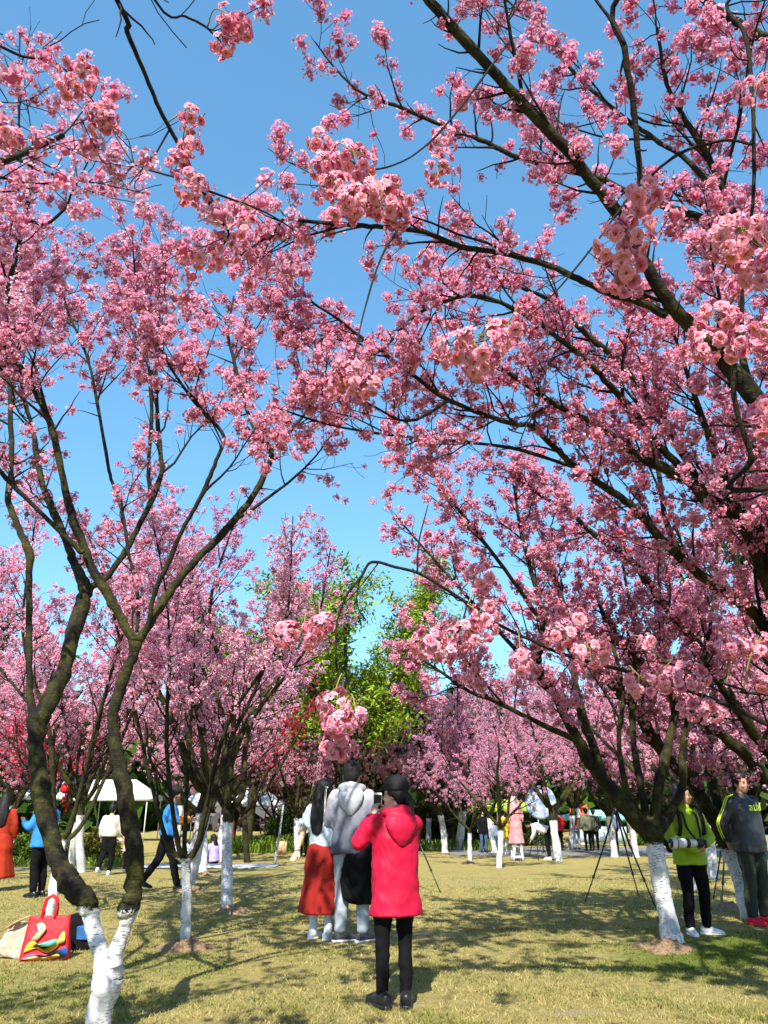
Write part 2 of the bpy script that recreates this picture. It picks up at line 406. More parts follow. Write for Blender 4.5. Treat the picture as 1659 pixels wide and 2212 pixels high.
def long_ok(c, rng): return rng.uniform() < .25 + .9 * fullness(c[0][-1:])[0] and c[0][-1][2] > 1.9
ALL_LIMBS = {}
def traced_tree(name, label, base, specs, seed, paint=1.0, step1=.30, len1=(.5, 1.3), step2=.095, len2=(.15, .45), fill=1.0, n_obj=300, size=(.65, 1.32), up=.5, group=None, sub_from=.25, bl=.105, twig_t0=.2, dens=1.6, thin=False, slim=.88, boughs=.62, zlow=1.7):
    step1 /= dens; rng = np.random.default_rng(seed); base = np.asarray(base, float); base = np.array((base[0], base[1], ground_z(base[0], base[1])))
    root = empty(name, base, 0, label, 'tree', group)
    l1, l2, pts = [], [], []
    ALL_LIMBS[root.name] = []
    for k, (nm, (P, R)) in enumerate(specs):
        R = R * (1.0 if nm == 'trunk' else np.where(R > .055, 1.0, slim))
        Q, RR, me = limb_mesh(P, R, base, paint, 12 if R.max() > .03 else 8, rng)
        obj(nm, me, root); ALL_LIMBS[root.name].append((Q, RR))
        if nm == 'trunk': continue
        for c in sprouts(Q, RR, rng, max(sub_from * .7, .12), boughs, (.25, .7), (.9, 2.0), up * .5, .6, 8, .10, .6):
            if len(c[0]) and long_ok(c, rng): l1.append(c); l1 += sprouts(c[0], c[1], rng, .3, .30, (.4, 1.0), (.25, .7), .3)
        for c in sprouts(Q, RR, rng, sub_from, step1, (.5, 1.15), len1, up): l1.append(c)
        for c in sprouts(Q, RR, rng, .35, step1 * .8, (.6, 1.3), (.2, .55), up * .6): l2.append(c)
        pts += walk(Q, .86, bl, rng, .03)
    for P, R in list(l1):
        for c in sprouts(P, R, rng, twig_t0, step2, (.5, 1.2), len2, .25, nseg=3): l2.append(c)
        pts += walk(P, .5, bl, rng, .035)
    for P, R in l2:
        if rng.uniform() < .68: pts += walk(P, .3, bl * .9, rng, .03); pts.append(P[-1] + rng.normal(size=3) * .01)
    # thin out where the crown is open
    def keepline(c): return rng.uniform() < .35 + .65 * fullness(c[0][-1:])[0]
    l2 = [c for c in l2 if keepline(c) and c[0][0][2] > zlow - .3]; l1 = [c for c in l1 if c[0][0][2] > zlow - .5]
    me = tubes_mesh('twigs', [(P - base, R) for P, R in l1], 5, BARK, {'paint': lambda V: np.full(len(V), 2.0), 'thick': lambda V: np.full(len(V), .15)})
    if me: obj('twigs', me, root, kind='stuff')
    me = tubes_mesh('fine_twigs', [(P - base, np.maximum(R, .0022)) for P, R in l2], 3, BARK, {'paint': lambda V: np.full(len(V), 2.0), 'thick': lambda V: np.zeros(len(V))})
    if me: obj('fine_twigs', me, root, kind='stuff')
    P = np.array(pts); P = P[P[:, 2] > zlow + rng.normal(size=len(P)) * .2]; P = P[rng.uniform(size=len(P)) < fill * fullness(P)]
    P = P[np.linalg.norm(P - CAM, axis=1) > 1.6]
    u, v, zc = proj(P); vis = in_view(P); order = np.argsort(np.where(vis, zc, 1e3))
    big = order[:min(n_obj, int(vis.sum()))]; rest = order[len(big):]
    S = rng.uniform(size[0], size[1], len(P)) * np.clip(rng.normal(1, .12, len(P)), .7, 1.4)
    for i in big:
        e = Euler(rng.uniform(0, 6.28, 3)); s = S[i]
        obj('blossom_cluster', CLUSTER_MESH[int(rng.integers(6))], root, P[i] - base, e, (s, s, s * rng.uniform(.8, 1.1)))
    if len(rest):
        V, F, C = scatter(TPL_THIN if thin else TPL_LITE, P[rest] - base, S[rest], rng, tints(rng, len(rest)))
        obj('blossoms', mesh_np('blossoms', V, F, PETAL, colors=C), root, kind='stuff')
    print(name, 'l1', len(l1), 'l2', len(l2), 'clusters', len(P), round(time.time() - T0, 1))
    return root

# ---------------------------------------------------------------- one-off tree kinds to be copied along the back
def vase_tree(seed, H=5.5, spread=2.2, fork=1.25, nlimb=5, r=.09, paint=1.1, lean=.15, tpls=None, mat=None, tint=None, size=(.6, 1.1), step1=.20, step2=.14, bl=.115, fill=1.0, leaf=False, white=True, zmin=2.15, len1=(.6, 1.5)):
    "meshes of a whole tree standing at the origin: list of (name, mesh, kind)"
    rng = np.random.default_rng(seed); out = []
    a = rng.uniform(0, 6.28); top = np.array((math.cos(a) * lean, math.sin(a) * lean, fork))
    P = np.array(((0, 0, -.12), (0, 0, .02), top * .5 + rng.normal(size=3) * .02, top)); R = np.array((r * 1.25, r * 1.12, r, r * 1.05))
    pz = paint if white else -5
    Q, RR, me = limb_mesh(P, R, np.zeros(3), pz, 10, rng); out.append(('trunk', me, None))
    limbs = []
    for k in range(nlimb):
        b = a + k * 6.283 / nlimb + rng.uniform(-.4, .4); d = np.array((math.cos(b), math.sin(b), 0)); h = H * rng.uniform(.75, 1.0)
        sp_ = spread * rng.uniform(.6, 1.1); mid = top + d * sp_ * .38 + np.array((0, 0, (h - fork) * .30)); m2 = top + d * sp_ * .7 + np.array((0, 0, (h - fork) * .66)); end = top + d * sp_ + np.array((0, 0, h - fork))
        P = np.array((top - np.array((0, 0, .06)), top + d * sp_ * .14 + np.array((0, 0, .22)), mid + rng.normal(size=3) * .12, m2 + rng.normal(size=3) * .2, end)); rr = r * rng.uniform(.55, .75)
        Q, RR, me = limb_mesh(P, np.array((rr, rr * .9, rr * .7, rr * .42, rr * .18)), np.zeros(3), pz, 8, rng); out.append(('limb', me, None)); limbs.append((Q, RR))
    l1, l2, pts = [], [], []
    for Q, RR in limbs:
        l1 += sprouts(Q, RR, rng, .14, step1, (.5, 1.15), len1, .55); pts += walk(Q, .6, bl, rng, .04)
    for P, R in l1:
        l2 += sprouts(P, R, rng, .2, step2, (.5, 1.2), (.25, .6), .25, nseg=3); pts += walk(P, .35, bl, rng, .05)
    for P, R in l2: pts += walk(P, .2, bl * .9, rng, .04); pts.append(P[-1])
    me = tubes_mesh('twigs', l1, 4, BARK, {'paint': lambda V: np.full(len(V), 2.0), 'thick': lambda V: np.full(len(V), .15)}); out.append(('twigs', me, 'stuff'))
    me = tubes_mesh('fine_twigs', [(P, np.maximum(R, .003)) for P, R in l2], 3, BARK, {'paint': lambda V: np.full(len(V), 2.0), 'thick': lambda V: np.zeros(len(V))}); out.append(('fine_twigs', me, 'stuff'))
    P = np.array(pts); P = P[P[:, 2] > max(fork + .15, zmin) + rng.normal(size=len(P)) * .25]; P = P[rng.uniform(size=len(P)) < fill]; n = len(P)
    t = tints(rng, n); t = t if tint is None else t * np.array(tint)
    V, F, C = scatter(tpls or TPL_FAR, P, rng.uniform(size[0], size[1], n), rng, t)
    out.append(('crown', mesh_np('crown', V, F, mat or PETAL, colors=C), 'stuff'))
    print('proto', seed, 'l2', len(l2), 'clumps', n, 'tris', len(F) * 2, round(time.time() - T0, 1))
    return out

def plant_tree(proto, name, label, base, rz=0, s=1.0, group=None, cat='tree'):
    x, y = base[:2]
    r = empty(name, (x, y, ground_z(x, y)), rz, label, cat, group); r.scale = (s, s, s)
    for nm, me, kd in proto: obj(nm, me, r, kind=kd)
    return r
# ---------------------------------------------------------------- ground
def make_ground():
    m, t, b = new_mat('dry_lawn'); v = coords(t, 'Object')
    big = noise_tex(t, v, .55, 5, .6); mid = noise_tex(t, v, 2.6, 5, .65); fine = noise_tex(t, v, 55, 4, .75); fib = noise_tex(t, coords(t, scale=(1, .5, 1)), 140, 3, .7)
    straw = ramp(t, fine, [(.25, (.15, .118, .038)), (.5, (.38, .31, .105)), (.75, (.60, .51, .21))])
    green = ramp(t, fine, [(.25, (.05, .07, .012)), (.6, (.17, .20, .035)), (.8, (.28, .29, .07))])
    soil = ramp(t, fine, [(.25, (.19, .15, .105)), (.75, (.46, .39, .29))])
    g = mix(t, ramp(t, mathn(t, 'ADD', mathn(t, 'MULTIPLY', big, .5), mathn(t, 'MULTIPLY', mid, .5)), [(.50, (.04, .04, .04)), (.70, (.55, .55, .55))]), straw, green)
    at_ = t.nodes.new('ShaderNodeAttribute'); at_.attribute_name = 'bare'
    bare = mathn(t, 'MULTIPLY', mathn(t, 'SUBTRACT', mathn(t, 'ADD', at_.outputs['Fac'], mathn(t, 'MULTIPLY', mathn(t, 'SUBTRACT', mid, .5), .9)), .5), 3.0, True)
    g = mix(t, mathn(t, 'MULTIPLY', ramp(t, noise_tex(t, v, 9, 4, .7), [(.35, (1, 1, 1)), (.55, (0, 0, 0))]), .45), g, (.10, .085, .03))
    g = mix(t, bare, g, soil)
    gr = t.nodes.new('ShaderNodeAttribute'); gr.attribute_name = 'lush'
    lush = mathn(t, 'MULTIPLY', mathn(t, 'SUBTRACT', mathn(t, 'ADD', gr.outputs['Fac'], mathn(t, 'MULTIPLY', mathn(t, 'SUBTRACT', mid, .5), 1.1)), .5), 2.5, True)
    g = mix(t, lush, g, green)
    t.links.new(g, b.inputs['Base Color']); b.inputs['Roughness'].default_value = .95; b.inputs['Specular IOR Level'].default_value = .1
    bump(t, b, mathn(t, 'ADD', fine, mathn(t, 'MULTIPLY', fib, .6)), .9, .03)
    return m
LAWN = make_ground()

def gauss(X, Y, c, r): return np.exp(-(((X - c[0]) / r[0]) ** 2 + ((Y - c[1]) / r[1]) ** 2))
LUSH = [gpt(480, 1985), gpt(360, 2085), gpt(1420, 2060), gpt(1560, 2030), gpt(1330, 1960), gpt(60, 2150), gpt(1640, 2050), gpt(1500, 2100)]
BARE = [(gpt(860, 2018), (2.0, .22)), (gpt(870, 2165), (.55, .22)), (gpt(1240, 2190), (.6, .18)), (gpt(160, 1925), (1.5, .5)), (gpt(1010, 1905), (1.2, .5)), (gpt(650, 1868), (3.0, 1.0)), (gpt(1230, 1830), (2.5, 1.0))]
xs = np.concatenate((np.linspace(-300, -14, 20, endpoint=False), np.linspace(-14, 14, 113), np.linspace(14, 300, 21)[1:]))
ys = np.concatenate((np.linspace(-60, -6, 10, endpoint=False), np.linspace(-6, 34, 161), np.linspace(34, 900, 40)[1:]))
X, Y = np.meshgrid(xs, ys); tt = np.clip((Y - 14) / 18, 0, 1); Z = -.30 * tt * tt * (3 - 2 * tt)
rngg = np.random.default_rng(5)
lush = np.zeros_like(X); bare = np.zeros_like(X)
for c in LUSH: lush += .55 * gauss(X, Y, c, (1.0, .8))
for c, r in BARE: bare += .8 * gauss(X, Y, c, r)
nx, ny = len(xs), len(ys)
I = (np.arange(ny - 1)[:, None] * nx + np.arange(nx - 1)[None]).reshape(-1)
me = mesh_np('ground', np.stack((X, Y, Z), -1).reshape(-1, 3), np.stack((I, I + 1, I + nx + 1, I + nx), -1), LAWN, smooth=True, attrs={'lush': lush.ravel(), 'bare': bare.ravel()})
tag(obj('ground', me), 'dry yellow green lawn under the cherry trees', None, kind='structure')

# short dry grass blades on the near lawn
def grass():
    rng = np.random.default_rng(11); n = 150000
    yy = 5.6 + (rng.uniform(size=n) ** 1.7) * 13.0; half = yy * .56 + .8; xx = rng.uniform(-1, 1, n) * half
    cl = np.array([mnoise.noise((x * 1.3, y * 1.3, 3.1)) + .6 * mnoise.noise((x * 5, y * 5, 8)) for x, y in zip(xx, yy)])
    bz = np.zeros(n)
    for c, r in BARE: bz += .8 * gauss(xx, yy, c, r)
    k = (cl > -.35) & (rng.uniform(size=n) > bz * 1.1); xx, yy, cl = xx[k], yy[k], cl[k]; n = len(xx)
    h = rng.uniform(.012, .034, n) * (1 + np.clip(cl, 0, .6)); a = rng.uniform(0, 6.28, n); w = rng.uniform(.0018, .0042, n) * (1 + yy / 12); ln = rng.uniform(.3, 1.5, n) * h; b = rng.uniform(0, 6.28, n)
    zz = np.array([ground_z(0, y) for y in yy])
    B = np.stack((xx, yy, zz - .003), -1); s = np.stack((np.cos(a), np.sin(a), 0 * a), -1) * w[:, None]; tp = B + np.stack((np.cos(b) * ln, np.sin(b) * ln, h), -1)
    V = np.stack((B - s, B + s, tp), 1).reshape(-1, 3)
    lu = np.zeros(n)
    for c in LUSH: lu += .75 * gauss(xx, yy, c, (1.0, .8))
    g = np.clip(.12 + .8 * cl + 1.0 * lu + rng.normal(size=n) * .22, 0, 1)[:, None]
    C = (np.array((.58, .47, .20)) * (1 - g) + np.array((.17, .235, .035)) * g) * rng.uniform(.7, 1.15, (n, 1))
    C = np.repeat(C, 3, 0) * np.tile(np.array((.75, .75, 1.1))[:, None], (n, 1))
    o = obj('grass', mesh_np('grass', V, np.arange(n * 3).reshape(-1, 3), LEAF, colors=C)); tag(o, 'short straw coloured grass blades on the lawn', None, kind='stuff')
grass()

# paved path and the road behind the lawn
PAVE = plain('pale_paving', (.17, .165, .155), .9, vary=.18, scale=9, spec=.15)
def strip(name, label, pts, dz, mat):
    V = [(x, y, ground_z(x, y) + dz) for x, y in pts]; n = len(pts) // 2
    F = [(i, i + 1, 2 * n - 2 - i, 2 * n - 1 - i) for i in range(n - 1)]
    tag(obj(name, mesh_np(name, V, F, mat)), label, None, kind='structure')
strip('path', 'pale paved path behind the lawn on the left', [(-30, 22.0), (-16, 22.2), (-8, 22.6), (-3.5, 23.5), (-3.5, 24.4), (-8, 23.6), (-16, 23.2), (-30, 23.0)], .006, PAVE)
strip('road', 'grey road beyond the lawn at the back', [(2.5, 31.5), (12, 31.5), (40, 32.5), (40, 40), (12, 39), (2.5, 39)], .006, PAVE)
# ---------------------------------------------------------------- the cherry trees traced from the picture
def J(P, q): return (*P, q)
# front left tree: twin white stems
A0 = gpt(214, 2236); YA = A0[1]
trunkA = LP([(213, 2250, 64), (211, 2212, 58), (220, 2165, 60), (234, 2118, 68), (238, 2098, 60)], YA, YA)
A = [('trunk', trunkA),
 ('limb', LP([(230, 2125, 40), (219, 2061, 36), (197, 1988, 37), (190, 1955, 45), (157, 1915, 43), (129, 1868, 41), (109, 1798, 40), (93, 1733, 38), (84, 1671, 39), (79, 1600, 36), (80, 1550, 40)], YA, YA + .35)),
 ('limb', LP([(82, 1560, 30), (68, 1520, 20), (63, 1437, 18), (63, 1337, 17), (63, 1237, 17), (65, 1200, 22), (50, 1163, 19), (28, 1113, 17), (17, 1071, 15), (25, 985, 14), (20, 818, 12), (14, 700, 9), (24, 600, 7), (10, 500, 4)], YA + .35, YA + .9)),
 ('limb', LP([(82, 1560, 36), (97, 1533, 35), (123, 1480, 34), (143, 1430, 33), (163, 1353, 32), (182, 1293, 30), (184, 1267, 33), (163, 1223, 21), (147, 1177, 21), (123, 1120, 22), (97, 1063, 18), (82, 1000, 15), (72, 935, 13), (52, 860, 10), (35, 760, 8), (30, 660, 5)], YA + .35, YA + 1.5)),
 ('limb', LP([(184, 1275, 22), (227, 1250, 17), (260, 1207, 16), (283, 1170, 16), (310, 1115, 16), (335, 1062, 15), (350, 1015, 13), (342, 935, 12), (337, 795, 9), (345, 700, 7), (330, 600, 4)], YA + .9, YA + 1.3)),
 ('limb', LP([(325, 1085, 12), (321, 992, 11), (328, 885, 10), (317, 768, 8), (298, 650, 6), (300, 540, 4)], YA + 1.1, YA + .6)),
 ('limb', LP([(276, 1180, 10), (263, 1103, 9), (243, 1043, 9), (233, 1002, 9), (207, 852, 8), (187, 768, 7), (143, 662, 6), (133, 595, 5), (120, 520, 3)], YA + 1.1, YA + 1.6)),
 ('limb', LP([(240, 2112, 38), (252, 2054, 36), (272, 1995, 34), (278, 1968, 46), (288, 1926, 36), (292, 1860, 40), (281, 1787, 38), (270, 1714, 37), (254, 1645, 34), (245, 1570, 30), (247, 1530, 29), (267, 1470, 30), (288, 1413, 29), (295, 1377, 33)], YA, YA - .1)),
 ('limb', LP([(293, 1390, 28), (263, 1337, 25), (233, 1283, 25), (200, 1230, 26), (177, 1170, 24), (157, 1120, 22), (141, 1058, 20), (117, 945, 18), (97, 888, 18), (60, 818, 17), (20, 758, 16), (10, 725, 15), (13, 652, 14), (27, 585, 13), (43, 517, 12), (57, 473, 12), (66, 400, 8), (74, 310, 5)], YA - .1, YA - .7)),
 ('limb', LP([(178, 1195, 16), (160, 1177, 14), (67, 1087, 13), (0, 1018, 12), (-70, 930, 10)], YA - .3, YA - .6)),
 ('limb', LP([(57, 476, 9), (100, 483, 9), (140, 450, 8), (157, 413, 6), (190, 350, 4)], YA - .65, YA - .9)),
 ('limb', LP([(57, 460, 7), (43, 317, 6), (40, 213, 5), (43, 67, 4)], YA - .6, YA - .6)),
 ('limb', LP([(296, 1365, 10), (299, 1303, 10), (285, 1225, 9), (278, 1195, 8), (262, 1080, 6)], YA - .1, YA + .4)),
 ('limb', LP([(300, 1385, 26), (316, 1360, 24), (343, 1313, 23), (383, 1257, 22), (433, 1200, 21), (483, 1150, 20), (533, 1090, 18), (560, 1048, 17), (583, 998, 15), (586, 975, 15), (573, 955, 12), (553, 931, 11), (533, 885, 10), (507, 785, 9), (493, 720, 7), (505, 640, 5)], YA - .1, YA + .7)),
 ('limb', LP([(586, 975, 10), (636, 921, 9), (670, 878, 8), (710, 825, 6), (755, 770, 4)], YA + .45, YA + .9)),
 ('limb', LP([(310, 1375, 15), (323, 1337, 15), (333, 1283, 14), (360, 1223, 14), (393, 1147, 13), (427, 1087, 12), (445, 1048, 12), (467, 995, 11), (483, 943, 11), (443, 895, 10), (403, 845, 9), (367, 792, 8), (333, 728, 7), (310, 668, 6), (293, 598, 5), (285, 500, 3)], YA - .1, YA - .8)),
]
traced_tree('cherry_tree', 'big cherry tree with twin whitewashed stems forking low, front left', A0, A, 1, paint=.73, slim=.80, step1=.32, len1=(.45, 1.05), fill=.82, n_obj=300, sub_from=.40, up=.5, thin=True, zlow=2.9)
# second ragged rows of crown behind it belong to their own trees, planted further down

# right tree with the leaning spotted trunk
B0 = gpt(1455, 2034); YB = B0[1]
B = [('trunk', LP([(1455, 2046, 50), (1451, 2026, 45), (1443, 1985, 40), (1433, 1935, 37), (1423, 1880, 36), (1414, 1826, 37), (1407, 1800, 48)], YB, YB)),
 ('limb', LP([(1408, 1808, 40), (1364, 1760, 36), (1327, 1713, 33), (1290, 1668, 29), (1268, 1635, 26), (1245, 1590, 24), (1213, 1533, 20), (1184, 1473, 18), (1163, 1427, 16), (1172, 1338, 14), (1142, 1214, 11), (1124, 1143, 9), (1110, 1050, 5)], YB, YB - .8)),
 ('limb', LP([(1172, 1345, 11), (1105, 1250, 10), (1030, 1150, 8), (960, 1060, 6), (910, 985, 4)], YB - .6, YB - 1.6)),
 ('limb', LP([(1195, 1500, 11), (1110, 1400, 10), (1010, 1290, 8), (930, 1200, 6), (860, 1120, 4)], YB - .5, YB - .2)),
 ('limb', LP([(1300, 1680, 24), (1284, 1621, 22), (1259, 1547, 20), (1245, 1487, 18), (1237, 1430, 15), (1222, 1320, 12), (1190, 1220, 10), (1165, 1130, 7), (1150, 1040, 4)], YB - .25, YB + .5)),
 ('limb', LP([(1245, 1600, 16), (1142, 1551, 12), (1071, 1515, 10), (1014, 1494, 9), (926, 1434, 6), (860, 1400, 4)], YB - .4, YB - 1.0)),
 ('limb', LP([(1410, 1800, 30), (1419, 1745, 25), (1422, 1700, 23), (1436, 1640, 21), (1452, 1570, 18), (1458, 1520, 16), (1440, 1400, 12), (1445, 1280, 9), (1420, 1160, 6)], YB, YB + .8)),
 ('limb', LP([(1415, 1805, 26), (1440, 1770, 22), (1455, 1740, 20), (1475, 1690, 19), (1477, 1600, 17), (1500, 1500, 14), (1530, 1380, 11), (1545, 1250, 8), (1550, 1150, 5)], YB, YB + .2)),
 ('limb', LP([(1402, 1795, 24), (1385, 1700, 18), (1370, 1610, 16), (1365, 1500, 13), (1375, 1380, 10), (1350, 1250, 7), (1340, 1150, 4)], YB, YB + .9)),
 ('limb', LP([(1395, 1790, 20), (1352, 1700, 15), (1337, 1600, 13), (1345, 1480, 10), (1305, 1340, 8), (1270, 1230, 5)], YB, YB + .6)),
]
traced_tree('cherry_tree', 'cherry tree with black spotted leaning white trunk beside the person in lime', B0, B, 2, paint=1.0, step1=.30, len1=(.5, 1.2), n_obj=220, sub_from=.3, thin=True, fill=.85, zlow=2.1)

D0 = gpt(1621, 1985); YD = D0[1]
D = [('trunk', LP([(1624, 1996, 48), (1617, 1965, 40), (1600, 1900, 38), (1580, 1838, 40), (1568, 1808, 46)], YD, YD)),
 ('limb', LP([(1568, 1815, 38), (1545, 1770, 33), (1521, 1735, 32), (1500, 1690, 30), (1471, 1665, 27), (1425, 1618, 24), (1372, 1533, 22), (1319, 1476, 20), (1260, 1400, 15), (1215, 1300, 11), (1180, 1200, 7)], YD, YD - .9)),
 ('limb', LP([(1572, 1810, 28), (1560, 1760, 24), (1540, 1700, 22), (1530, 1620, 19), (1540, 1500, 15), (1510, 1380, 11), (1490, 1250, 7)], YD, YD + .8)),
 ('limb', LP([(1576, 1812, 26), (1600, 1750, 22), (1640, 1680, 20), (1690, 1560, 16), (1720, 1400, 10)], YD, YD + .3)),
]
traced_tree('cherry_tree', 'cherry tree whose grey white trunk stands beside the man in black jacket', D0, D, 3, paint=.86, step1=.34, n_obj=100, sub_from=.3, thin=True, fill=.85, len1=(.6, 1.4))

# trees rooted beyond the right edge whose limbs sweep up across the picture
R1b = np.array((4.5, 8.0, 0)); f1 = (4.35, 8.0, 1.35)
R1 = [('trunk', (np.array(((4.5, 8, -.1), (4.5, 8, .1), (4.45, 8.02, .7), f1)), np.array((.19, .16, .14, .15)))),
 ('limb', LP([(1659, 1193, 34), (1602, 1133, 34), (1531, 1083, 32), (1493, 1040, 29), (1389, 991, 20), (1339, 955, 18), (1286, 915, 16), (1206, 878, 14), (1106, 811, 11), (1040, 770, 8), (980, 745, 5)], 7.4, 5.8, [J(f1, .11), (4.15, 7.7, 2.2, .085)])),
 ('limb', LP([(1540, 1080, 20), (1456, 995, 18), (1413, 951, 17), (1366, 885, 16), (1313, 828, 15), (1273, 785, 15), (1216, 738, 13), (1149, 688, 12), (1106, 665, 11), (1036, 638, 10), (970, 648, 9), (903, 678, 8), (863, 715, 7), (830, 751, 5), (786, 781, 3)], 7.1, 5.0)),
 ('limb', LP([(1520, 1062, 20), (1473, 975, 19), (1433, 905, 18), (1379, 835, 17), (1339, 781, 16), (1293, 745, 15), (1249, 705, 13), (1206, 658, 12), (1166, 638, 10), (1106, 611, 8), (1040, 560, 5)], 7.05, 6.2)),
 ('limb', LP([(1659, 1363, 28), (1567, 1281, 26), (1496, 1228, 24), (1425, 1161, 22), (1379, 1104, 20), (1340, 1075, 18), (1246, 1011, 15), (1206, 975, 14), (1149, 921, 13), (1106, 915, 12), (970, 865, 11), (886, 805, 10), (826, 761, 9), (766, 718, 8), (733, 691, 7), (686, 661, 6), (646, 631, 5), (593, 605, 3)], 7.6, 5.2, [J(f1, .10), (4.3, 7.8, 1.7, .08)])),
 ('limb', LP([(1480, 1215, 16), (1440, 1130, 14), (1420, 1000, 11), (1395, 880, 9), (1400, 760, 6), (1380, 650, 4)], 7.3, 7.8)),
 ('limb', LP([(1246, 1011, 10), (1106, 968, 9), (963, 951, 8), (820, 937, 7), (703, 915, 6), (600, 882, 4)], 6.7, 5.6)),
 ('limb', LP([(970, 866, 8), (880, 910, 7), (786, 868, 6), (690, 850, 5), (640, 800, 3)], 5.9, 5.3)),
 ('limb', (np.array((f1, (3.9, 7.4, 3.0), (3.2, 6.7, 4.5), (2.7, 6.1, 5.6))), np.array((.09, .06, .04, .012)))),  # untraced side limbs, added to deepen the shade on the lawn
 ('limb', (np.array((f1, (4.9, 7.2, 3.0), (5.2, 6.2, 4.6), (5.0, 5.6, 5.8))), np.array((.09, .06, .04, .012)))),
 ('limb', (np.array((f1, (5.2, 8.6, 3.0), (5.9, 8.9, 4.6), (6.3, 9.2, 5.8))), np.array((.09, .06, .04, .012)))),
 ('limb', LP([(1659, 1058, 22), (1640, 990, 20), (1600, 900, 17), (1560, 760, 13), (1555, 640, 9), (1530, 540, 5)], 7.6, 7.0, [J(f1, .09), (4.3, 7.9, 2.4, .07)])),
]
traced_tree('cherry_tree', 'cherry tree rooted outside the right edge, thick limbs sweeping left at mid height', R1b, R1, 4, step1=.30, thin=True, fill=.74, n_obj=300, sub_from=.28, len1=(.5, 1.2))

R0b = np.array((3.5, 4.7, 0)); f0 = (3.4, 4.7, 1.7)
R0 = [('trunk', (np.array(((3.5, 4.7, -.1), (3.5, 4.7, .1), (3.47, 4.7, .9), f0)), np.array((.18, .15, .13, .14)))),
 ('limb', LP([(1606, 831, 38), (1509, 718, 35), (1450, 660, 33), (1399, 578, 32), (1333, 460, 30), (1239, 343, 28), (1133, 227, 26), (1036, 123, 25), (926, 0, 23), (860, -90, 18), (780, -190, 10)], 4.3, 2.7, [J(f0, .10), (3.05, 4.6, 2.7, .075)])),
 ('limb', LP([(1440, 680, 20), (1379, 651, 17), (1333, 641, 16), (1286, 621, 15), (1239, 598, 15), (1189, 575, 14), (1106, 551, 14), (1040, 540, 13), (986, 530, 13), (920, 503, 12), (853, 493, 12), (786, 488, 11), (720, 483, 10), (653, 477, 9), (612, 474, 8), (592, 505, 7), (553, 527, 6), (510, 560, 3)], 4.05, 3.7)),
 ('limb', LP([(1659, 520, 24), (1579, 487, 21), (1516, 470, 19), (1429, 443, 17), (1353, 413, 16), (1286, 383, 15), (1189, 360, 13), (1106, 335, 12), (1036, 300, 11), (936, 263, 10), (870, 233, 9), (820, 217, 8), (770, 193, 7), (720, 143, 5), (680, 90, 3)], 4.5, 4.0, [J(f0, .08), (3.2, 4.7, 3.0, .06), (3.0, 4.65, 4.0, .05)])),
 ('limb', LP([(1600, 495, 16), (1566, 417, 18), (1526, 333, 17), (1493, 280, 14), (1440, 180, 10), (1420, 60, 6)], 4.4, 3.9)),
 ('limb', LP([(1600, 490, 14), (1523, 387, 13), (1473, 337, 12), (1423, 307, 12), (1389, 283, 11), (1339, 247, 10), (1293, 207, 10), (1259, 177, 9), (1223, 137, 8), (1189, 93, 7), (1156, 50, 6), (1106, 10, 5), (1050, -40, 3)], 4.4, 4.6)),
 ('limb', LP([(1133, 230, 10), (1120, 160, 9), (1100, 60, 8), (1085, -30, 6)], 3.5, 3.1)),
 ('limb', LP([(1620, 840, 20), (1600, 740, 17), (1600, 620, 14), (1560, 520, 11), (1540, 400, 8), (1560, 300, 5)], 4.35, 4.9)),
 ('limb', (np.array((f0, (3.9, 3.9, 3.2), (4.2, 3.0, 4.6), (4.1, 2.4, 5.6))), np.array((.09, .06, .04, .012)))),  # side limbs not traced but added so the crown casts more shade
 ('limb', (np.array((f0, (3.0, 3.9, 3.4), (2.6, 3.0, 4.6), (2.3, 2.2, 5.6))), np.array((.08, .05, .035, .012)))),
 ('limb', LP([(1770, 80, 24), (1659, 83, 22), (1623, 63, 21), (1573, 37, 20), (1526, 3, 19), (1460, -60, 14)], 4.2, 3.8, [J(f0, .08), (3.35, 4.6, 3.6, .06)])),
]
traced_tree('cherry_tree', 'cherry tree rooted outside the right edge, dark thick limb reaching the top', R0b, R0, 5, step1=.30, len1=(.4, .95), len2=(.12, .36), n_obj=300, sub_from=.25, fill=.66)

R2b = np.array((6.4, 11.5, 0)); f2 = (6.2, 11.4, 1.2)
R2 = [('trunk', (np.array(((6.4, 11.5, -.1), (6.4, 11.5, .1), (6.3, 11.45, .6), f2)), np.array((.19, .16, .14, .15)))),
 ('limb', LP([(1659, 1621, 26), (1602, 1544, 24), (1524, 1420, 22), (1482, 1363, 21), (1432, 1303, 20), (1372, 1221, 18), (1319, 1179, 16), (1269, 1143, 14), (1227, 1101, 12), (1170, 1072, 9), (1100, 1020, 6), (1040, 990, 3)], 11.0, 8.6, [J(f2, .10)])),
 ('limb', LP([(1659, 1682, 28), (1602, 1621, 24), (1531, 1568, 22), (1471, 1515, 19), (1400, 1440, 15), (1340, 1380, 11), (1290, 1300, 7)], 11.0, 10.0, [J(f2, .10)])),
 ('limb', LP([(1700, 1500, 22), (1640, 1380, 18), (1600, 1240, 14), (1560, 1120, 10), (1540, 1020, 6)], 11.2, 10.8, [J(f2, .10), (6.0, 11.3, 2.0, .08)])),
]
traced_tree('cherry_tree', 'cherry tree outside the right edge behind the man in black jacket', R2b, R2, 6, step1=.34, n_obj=60, sub_from=.25, thin=True, fill=.8, len1=(.6, 1.4))
